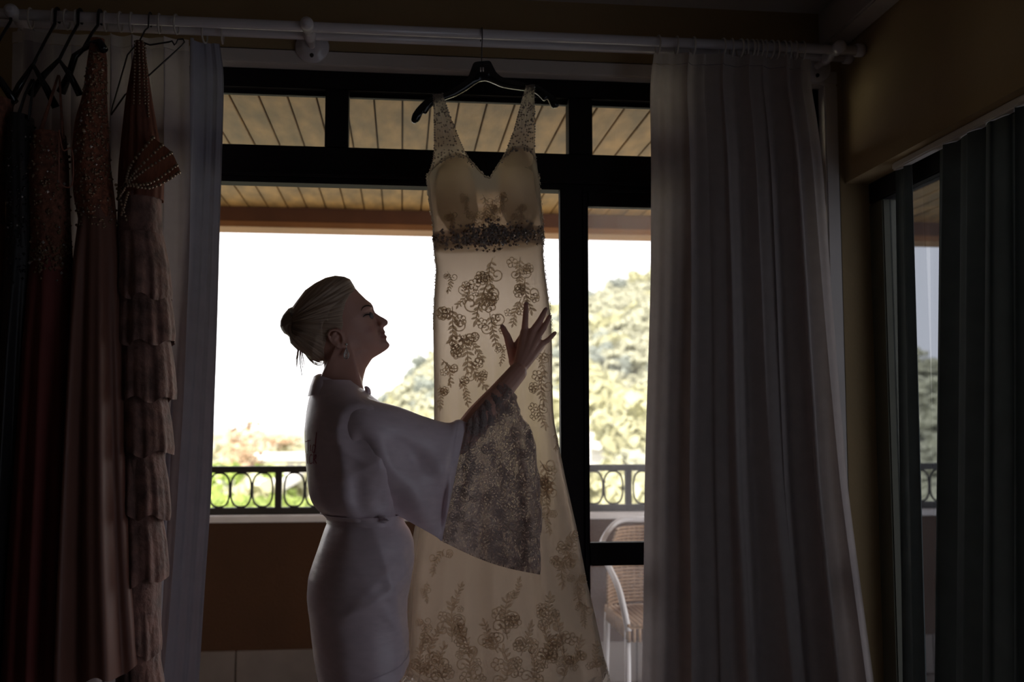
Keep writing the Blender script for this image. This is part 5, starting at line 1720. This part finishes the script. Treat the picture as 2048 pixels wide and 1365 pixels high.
# ---------------------------------------------------------------- robe
torso = [(762, 630, 700, .060, 0), (775, 624, 722, .090, 0), (790, 618, 742, .125, 0), (810, 613, 768, .155, .0), (835, 609, 788, .170, .02), (862, 606, 796, .172, .03), (900, 608, 800, .168, .04), (950, 612, 801, .160, .05), (990, 616, 798, .150, .06), (1010, 624, 802, .142, .05), (1026, 640, 802, .134, .04), (1036, 653, 800, .128, .03)]
skirt = [(1034, 653, 806, .128, .03), (1044, 655, 808, .128, .035), (1058, 649, 819, .135, .04), (1080, 641, 827, .146, .03), (1120, 627, 828, .160, .02), (1160, 615, 822, .172, .01), (1195, 612, 816, .176, .01), (1230, 617, 815, .172, .012), (1270, 622, 816, .168, .02), (1300, 627, 817, .166, .03), (1338, 640, 817, .166, .04)]
rob = empty('robe', tuple(woman.location)); rob.parent = woman; rob.location = (0, 0, 0)
G = ring_loft(torso, 70, 120, YWO, nf=7, seed=61, yaw=.25, sm=7)
U = np.stack([np.tile(np.linspace(0, 1, 120), (70, 1)), np.tile(np.linspace(0, .7, 70)[:, None], (1, 120))], -1)


def wrinkle(G, seed, amp, py0=None):
    """slanting drapery folds pushed along the horizontal normal"""
    c = G.mean(1, keepdims=True)
    n_ = G - c; n_[..., 2] = 0; n_ /= (np.linalg.norm(n_, axis=2, keepdims=True) + 1e-9)
    r_ = np.random.RandomState(seed)
    dsp = np.zeros(G.shape[:2])
    for _ in range(9):
        kx, ky, kz = r_.uniform(-9, 9), r_.uniform(-9, 9), r_.uniform(-22, 22)
        ph_ = r_.uniform(0, 6)
        q = G[..., 0] * kx * 2 + G[..., 1] * ky * 2 + G[..., 2] * kz + ph_
        dsp += (1 - np.abs(np.sin(q))) ** 3 * r_.uniform(.3, 1)
    ramp = np.sin(np.linspace(.15, math.pi - .1, G.shape[0]))[:, None]
    face_ = np.sin(np.linspace(0, 2 * math.pi, G.shape[1], endpoint=False) + .12)[None, :] ** 2
    return G + n_ * ((dsp - dsp.mean()) * amp * ramp * face_)[..., None]


G = wrinkle(G, 5, .016)
# blousing above the belt
m = MB(); m.grid(G, wrap=True, uv=U); bodice = m.build('robe_bodice', MAT['satin'], rob)
G = ring_loft(skirt, 70, 120, YWO, nf=6, seed=62, yaw=.25, sm=5, skew=lambda t, a, s: (t ** 5) * (.046 * a - .010 - .012 * s))
G = wrinkle(G, 8, .007)
m = MB(); m.grid(G, wrap=True, uv=U); rsk = m.build('robe_skirt', MAT['satin'], rob)
m = MB(); Gh = G[-7:].copy(); c = Gh.mean(1, keepdims=True); Gh[..., :2] = c[..., :2] + (Gh[..., :2] - c[..., :2]) * 1.010
m.grid(Gh, wrap=True); m.build('hem_band', MAT['satin'], rob)
# belt, knot, tie ends
bel = [(1027, 640, 804, .136), (1031, 651, 803, .132), (1038, 653, 803, .131), (1046, 652, 804, .133)]
G = ring_loft(bel, 8, 90, YWO, yaw=.25, sm=1); c = G.mean(1, keepdims=True); G[..., :2] = c[..., :2] + (G[..., :2] - c[..., :2]) * 1.015
m = MB(); m.grid(G, wrap=True)
bvr = bvh_of(bodice, rsk)


def RP(px, py, off):
    q = drape(bvr, px, py, off)
    return q if q is not None else P(px, py, 2.36)


m.tube([RP(755, 1034, .006), RP(762, 1030, .014), RP(770, 1036, .016), RP(765, 1044, .012), RP(757, 1040, .008)], .006, 8, flat=.6)
m.build('belt', MAT['satin'], rob)
# collar band round the neck
m = MB()
lo = spline([(616, 792), (632, 786), (664, 790), (700, 800), (722, 808), (742, 814)], 44)
hi = spline([(627, 754), (640, 750), (664, 757), (694, 770), (716, 784), (733, 798)], 44)
tt = np.linspace(0, 1, len(lo))
for sg in (1, -1):
    row0, row1, row2 = [], [], []
    for (a, b_), (c_, d_), t in zip(lo, hi, tt):
        wd = .066 * math.sin(min(1, t * 3.2) * math.pi / 2) ** .7 * (1 - .25 * t)
        wd2 = .058 * math.sin(min(1, t * 3.2) * math.pi / 2) ** .7 * (1 - .3 * t)
        row0.append(HP(a, b_, sg * (wd + .030))); row1.append(HP((a + c_) / 2 - 1, (b_ + d_) / 2 - 1, sg * (wd + .016))); row2.append(HP(c_, d_, sg * wd2))
    m.grid([row0, row1, row2, [q - np.array(hn) * sg * .004 for q in row2]])
m.build('collar', MAT['satin'], rob)
# bow end standing at the throat
m = MB()
m.grid([[P(728 + 12 * t + 2 * math.sin(s * 3), 792 - 18 * s - 3 * t * (1 - t) * 4 + 4 * t, 2.455 - .012 * math.sin(math.pi * t)) for t in np.linspace(0, 1, 7)] for s in np.linspace(0, 1, 8)])
m.build('lapel_tip', MAT['satin'], rob)


# sleeves: wide kimono tubes with lace ends
def sleeve(stations, nseg=64, nrow=64, seed=0, fold=.010):
    st = np.array(stations, float)       # top px, top py, bottom px, bottom py, Y, half thickness
    u = np.linspace(0, 1, len(st)); q = np.linspace(0, 1, nrow)
    ctrl = np.array([spline([(a, b_) for a, b_ in zip(u, st[:, c])], nrow * 2) [:, 1] for c in range(6)])
    us = spline([(a, a) for a in u], nrow * 2)[:, 0]
    I = np.array([np.interp(q, us, ctrl[c]) for c in range(6)]).T
    r_ = np.random.RandomState(seed); phs = r_.uniform(0, 6, 8)
    G = np.zeros((nrow, nseg, 3)); ang = np.linspace(0, 2 * math.pi, nseg, endpoint=False)
    for i in range(nrow):
        tx, ty_, bx_, by_, Y, h = I[i]
        for k, a in enumerate(ang):
            f = (1 - math.cos(a)) / 2
            prof = math.sin(a) * (1.25 * (1 - f) ** .7 + .30) if a <= math.pi else math.sin(a) * (1.25 * (1 - f) ** .7 + .30)
            t = i / (nrow - 1)
            fo = fold * smoothstep(.12, .5, f) * (math.sin(7 * t + 5.5 * f + phs[0]) * .5 + .45 * math.sin(13 * t - 9 * f + phs[1]) + .3 * math.sin(21 * t + 3 * f + phs[2]))
            fo *= smoothstep(.05, .40, t)
            fo += .006 * smoothstep(.1, .4, t) * math.exp(-((f - .16 - .2 * t) / .06) ** 2) * math.sin(9 * t + 1)
            sgn = -1 if a <= math.pi else 1
            G[i, k] = P(tx + (bx_ - tx) * f, ty_ + (by_ - ty_) * f, Y - h * prof + (fo if sgn < 0 else fo * .6) * min(1, math.sin(a) ** 2 * 3))
    return G


ST = [(690, 782, 672, 945, 2.44, .085), (722, 790, 697, 965, 2.41, .075), (752, 802, 722, 985, 2.395, .066), (800, 815, 768, 1016, 2.41, .060), (850, 834, 822, 1046, 2.44, .054), (895, 846, 868, 1072, 2.47, .048), (915, 840, 878, 1079, 2.485, .046), (932, 846, 884, 1083, 2.50, .045)]
G = sleeve(ST, seed=3, fold=.030); US = np.stack([np.tile(np.linspace(0, 1, 64), (64, 1)), np.tile(np.linspace(0, .5, 64)[:, None], (1, 64))], -1)
m = MB(); m.grid(G, wrap=True, uv=US); slv = m.build('sleeve', MAT['satin'], rob)
m = MB(); Gb = G[-9:].copy(); c = Gb.mean(1, keepdims=True); Gb = c + (Gb - c) * 1.008; m.grid(Gb, wrap=True); m.build('sleeve_band', MAT['satin'], rob)
LT = [(926, 840, 882, 1081, 2.50, .046), (950, 815, 915, 1096, 2.525, .052), (972, 796, 962, 1118, 2.552, .052), (992, 780, 1010, 1142, 2.58, .050), (1003, 770, 1046, 1152, 2.60, .047), (1012, 766, 1076, 1150, 2.615, .042)]
# lace: wraps the forearm above, falls free below
nr, ns2 = 44, 72
lt = np.array(LT); q = np.linspace(0, 1, nr)
I = np.array([np.interp(q, np.linspace(0, 1, len(lt)), lt[:, c]) for c in range(6)]).T
edge_pts = spline([(999, 764), (1024, 782), (1033, 806), (1040, 832), (1062, 865), (1070, 915), (1078, 985), (1080, 1060), (1076, 1150)], 60)
G = np.zeros((nr, ns2, 3)); Ul = np.zeros((nr, ns2, 2))
ang = np.linspace(0, 2 * math.pi, ns2, endpoint=False)
for i in range(nr):
    t = i / (nr - 1)
    tx, ty_, bx_, by_, Y, h = I[i]
    for k, a in enumerate(ang):
        f = (1 - math.cos(a)) / 2
        e_ = edge_pts[min(len(edge_pts) - 1, int(f * (len(edge_pts) - 1)))]
        h0 = (932 + (884 - 932) * f, 846 + (1083 - 846) * f)
        px = h0[0] + (e_[0] - h0[0]) * t; py = h0[1] + (e_[1] - h0[1]) * t + 10 * math.sin(math.pi * t) * f
        px += 5 * abs(math.sin(f * 24)) * t ** 4
        prof = math.copysign(abs(math.sin(a)) ** .6, math.sin(a)) * (1.25 * (1 - f) ** 1.6 + .16)
        fo = .009 * smoothstep(.2, .6, f) * (math.sin(17 * t + 2 * f) * .6 + .5 * math.sin(29 * t - 3 * f))
        fo += .004 * (1 - smoothstep(.2, .4, f)) * math.sin(40 * t + 9 * f)
        G[i, k] = P(px, py, Y - h * prof + fo)
        Ul[i, k] = (t * .26 + f * .04, f * .42 + (0 if a <= math.pi else .5))
m = MB(); m.grid(G, wrap=True, uv=Ul); slace = m.build('sleeve_lace', MAT['lace'], rob)
bvl = bvh_of(slace)
kw = dict(bv=bvl, mat='lace_cord', par=slace)
for i, (x, y, sc, an) in enumerate([(950, 840, .75, -.75), (975, 820, .75, -.8), (1000, 795, .7, -.8), (962, 862, .8, -.7), (990, 838, .8, -.8), (1012, 812, .7, -.9), (930, 905, .7, 1.8), (945, 940, .8, 1.8), (925, 985, .8, 1.9), (955, 1000, .8, 1.5), (915, 1035, .8, 1.8), (945, 1060, .9, 1.5),
                                    (985, 900, .8, 1.5), (1000, 945, .85, 1.5), (985, 990, .85, 1.6), (1000, 1035, .85, 1.5), (985, 1075, .9, 1.6), (1000, 1110, .8, 1.4), (1030, 870, .8, 1.4), (1045, 915, .9, 1.4), (1040, 965, .9, 1.5), (1050, 1015, .9, 1.5), (1035, 1060, .9, 1.5), (1055, 1100, .9, 1.5), (1035, 1130, .8, 1.4), (1060, 880, .6, 1.3), (905, 1070, .6, 2.2), (1060, 1050, .7, 1.6)]):
    spray(x, y, sc, an, 900 + i, 2 if i % 2 else 1, 1 if i % 2 else 2, **kw)
M_ = Motif(**kw)      # scalloped cord round the free edge
ep = [(a_, b_) for a_, b_ in edge_pts]
for k in range(0, len(ep) - 3, 3):
    M_.ribbon([(ep[k][0] - 2 + 3 * math.sin(q), ep[k][1] + (ep[k + 3][1] - ep[k][1]) * q / math.pi) for q in np.linspace(0, math.pi, 7)], 2.6)
M_.done()
ST2 = [(690, 790, 672, 940, 2.56, .07), (712, 800, 690, 960, 2.60, .06), (735, 850, 675, 1000, 2.63, .055), (745, 920, 690, 1060, 2.645, .05), (765, 1000, 705, 1110, 2.65, .045), (785, 1060, 715, 1140, 2.65, .045)]
G = sleeve(ST2, seed=4, nseg=40, nrow=40)
m = MB(); m.grid(G, wrap=True); m.build('sleeve', MAT['satin'], rob)

# lettering embroidered on the back
bvr = bvh_of(bodice)
m = MB()


def stroke(pts, wd):
    c = spline(pts, 24)
    t = np.gradient(c, axis=0); t /= np.linalg.norm(t, axis=1, keepdims=True) + 1e-9
    rows = []
    for p, q_ in zip(c, t):
        nn = np.array((-q_[1], q_[0])) * wd / 2
        a, b_ = drape(bvr, *(p - nn), .0012), drape(bvr, *(p + nn), .0012)
        if a is None or b_ is None: continue
        rows.append([a, b_])
    if len(rows) > 2: m.grid(rows)


for pts in ([(616, 908), (615, 918), (616, 928)], [(616.5, 903), (617, 904)],
            [(625.5, 911), (622, 910), (620, 917), (620.5, 926), (623, 928), (625.5, 925)],
            [(632, 893), (629, 905), (628, 918), (627.5, 928)], [(628, 919), (631, 911), (633, 911), (632, 917), (629, 919.5), (631, 922), (634, 928)],
            [(634, 865), (632.5, 880), (631, 896), (630, 906)], [(631, 893), (628, 890), (626, 897), (626.5, 905), (629, 904), (631, 897)],
            [(617, 880), (617, 892), (618, 902)], [(612, 884), (618, 882), (622, 881)], [(622, 890), (622, 899), (623.5, 903)]):
    stroke(pts, 1.5)
if m.v: m.build('embroidered_lettering', MAT['thread'], rob)
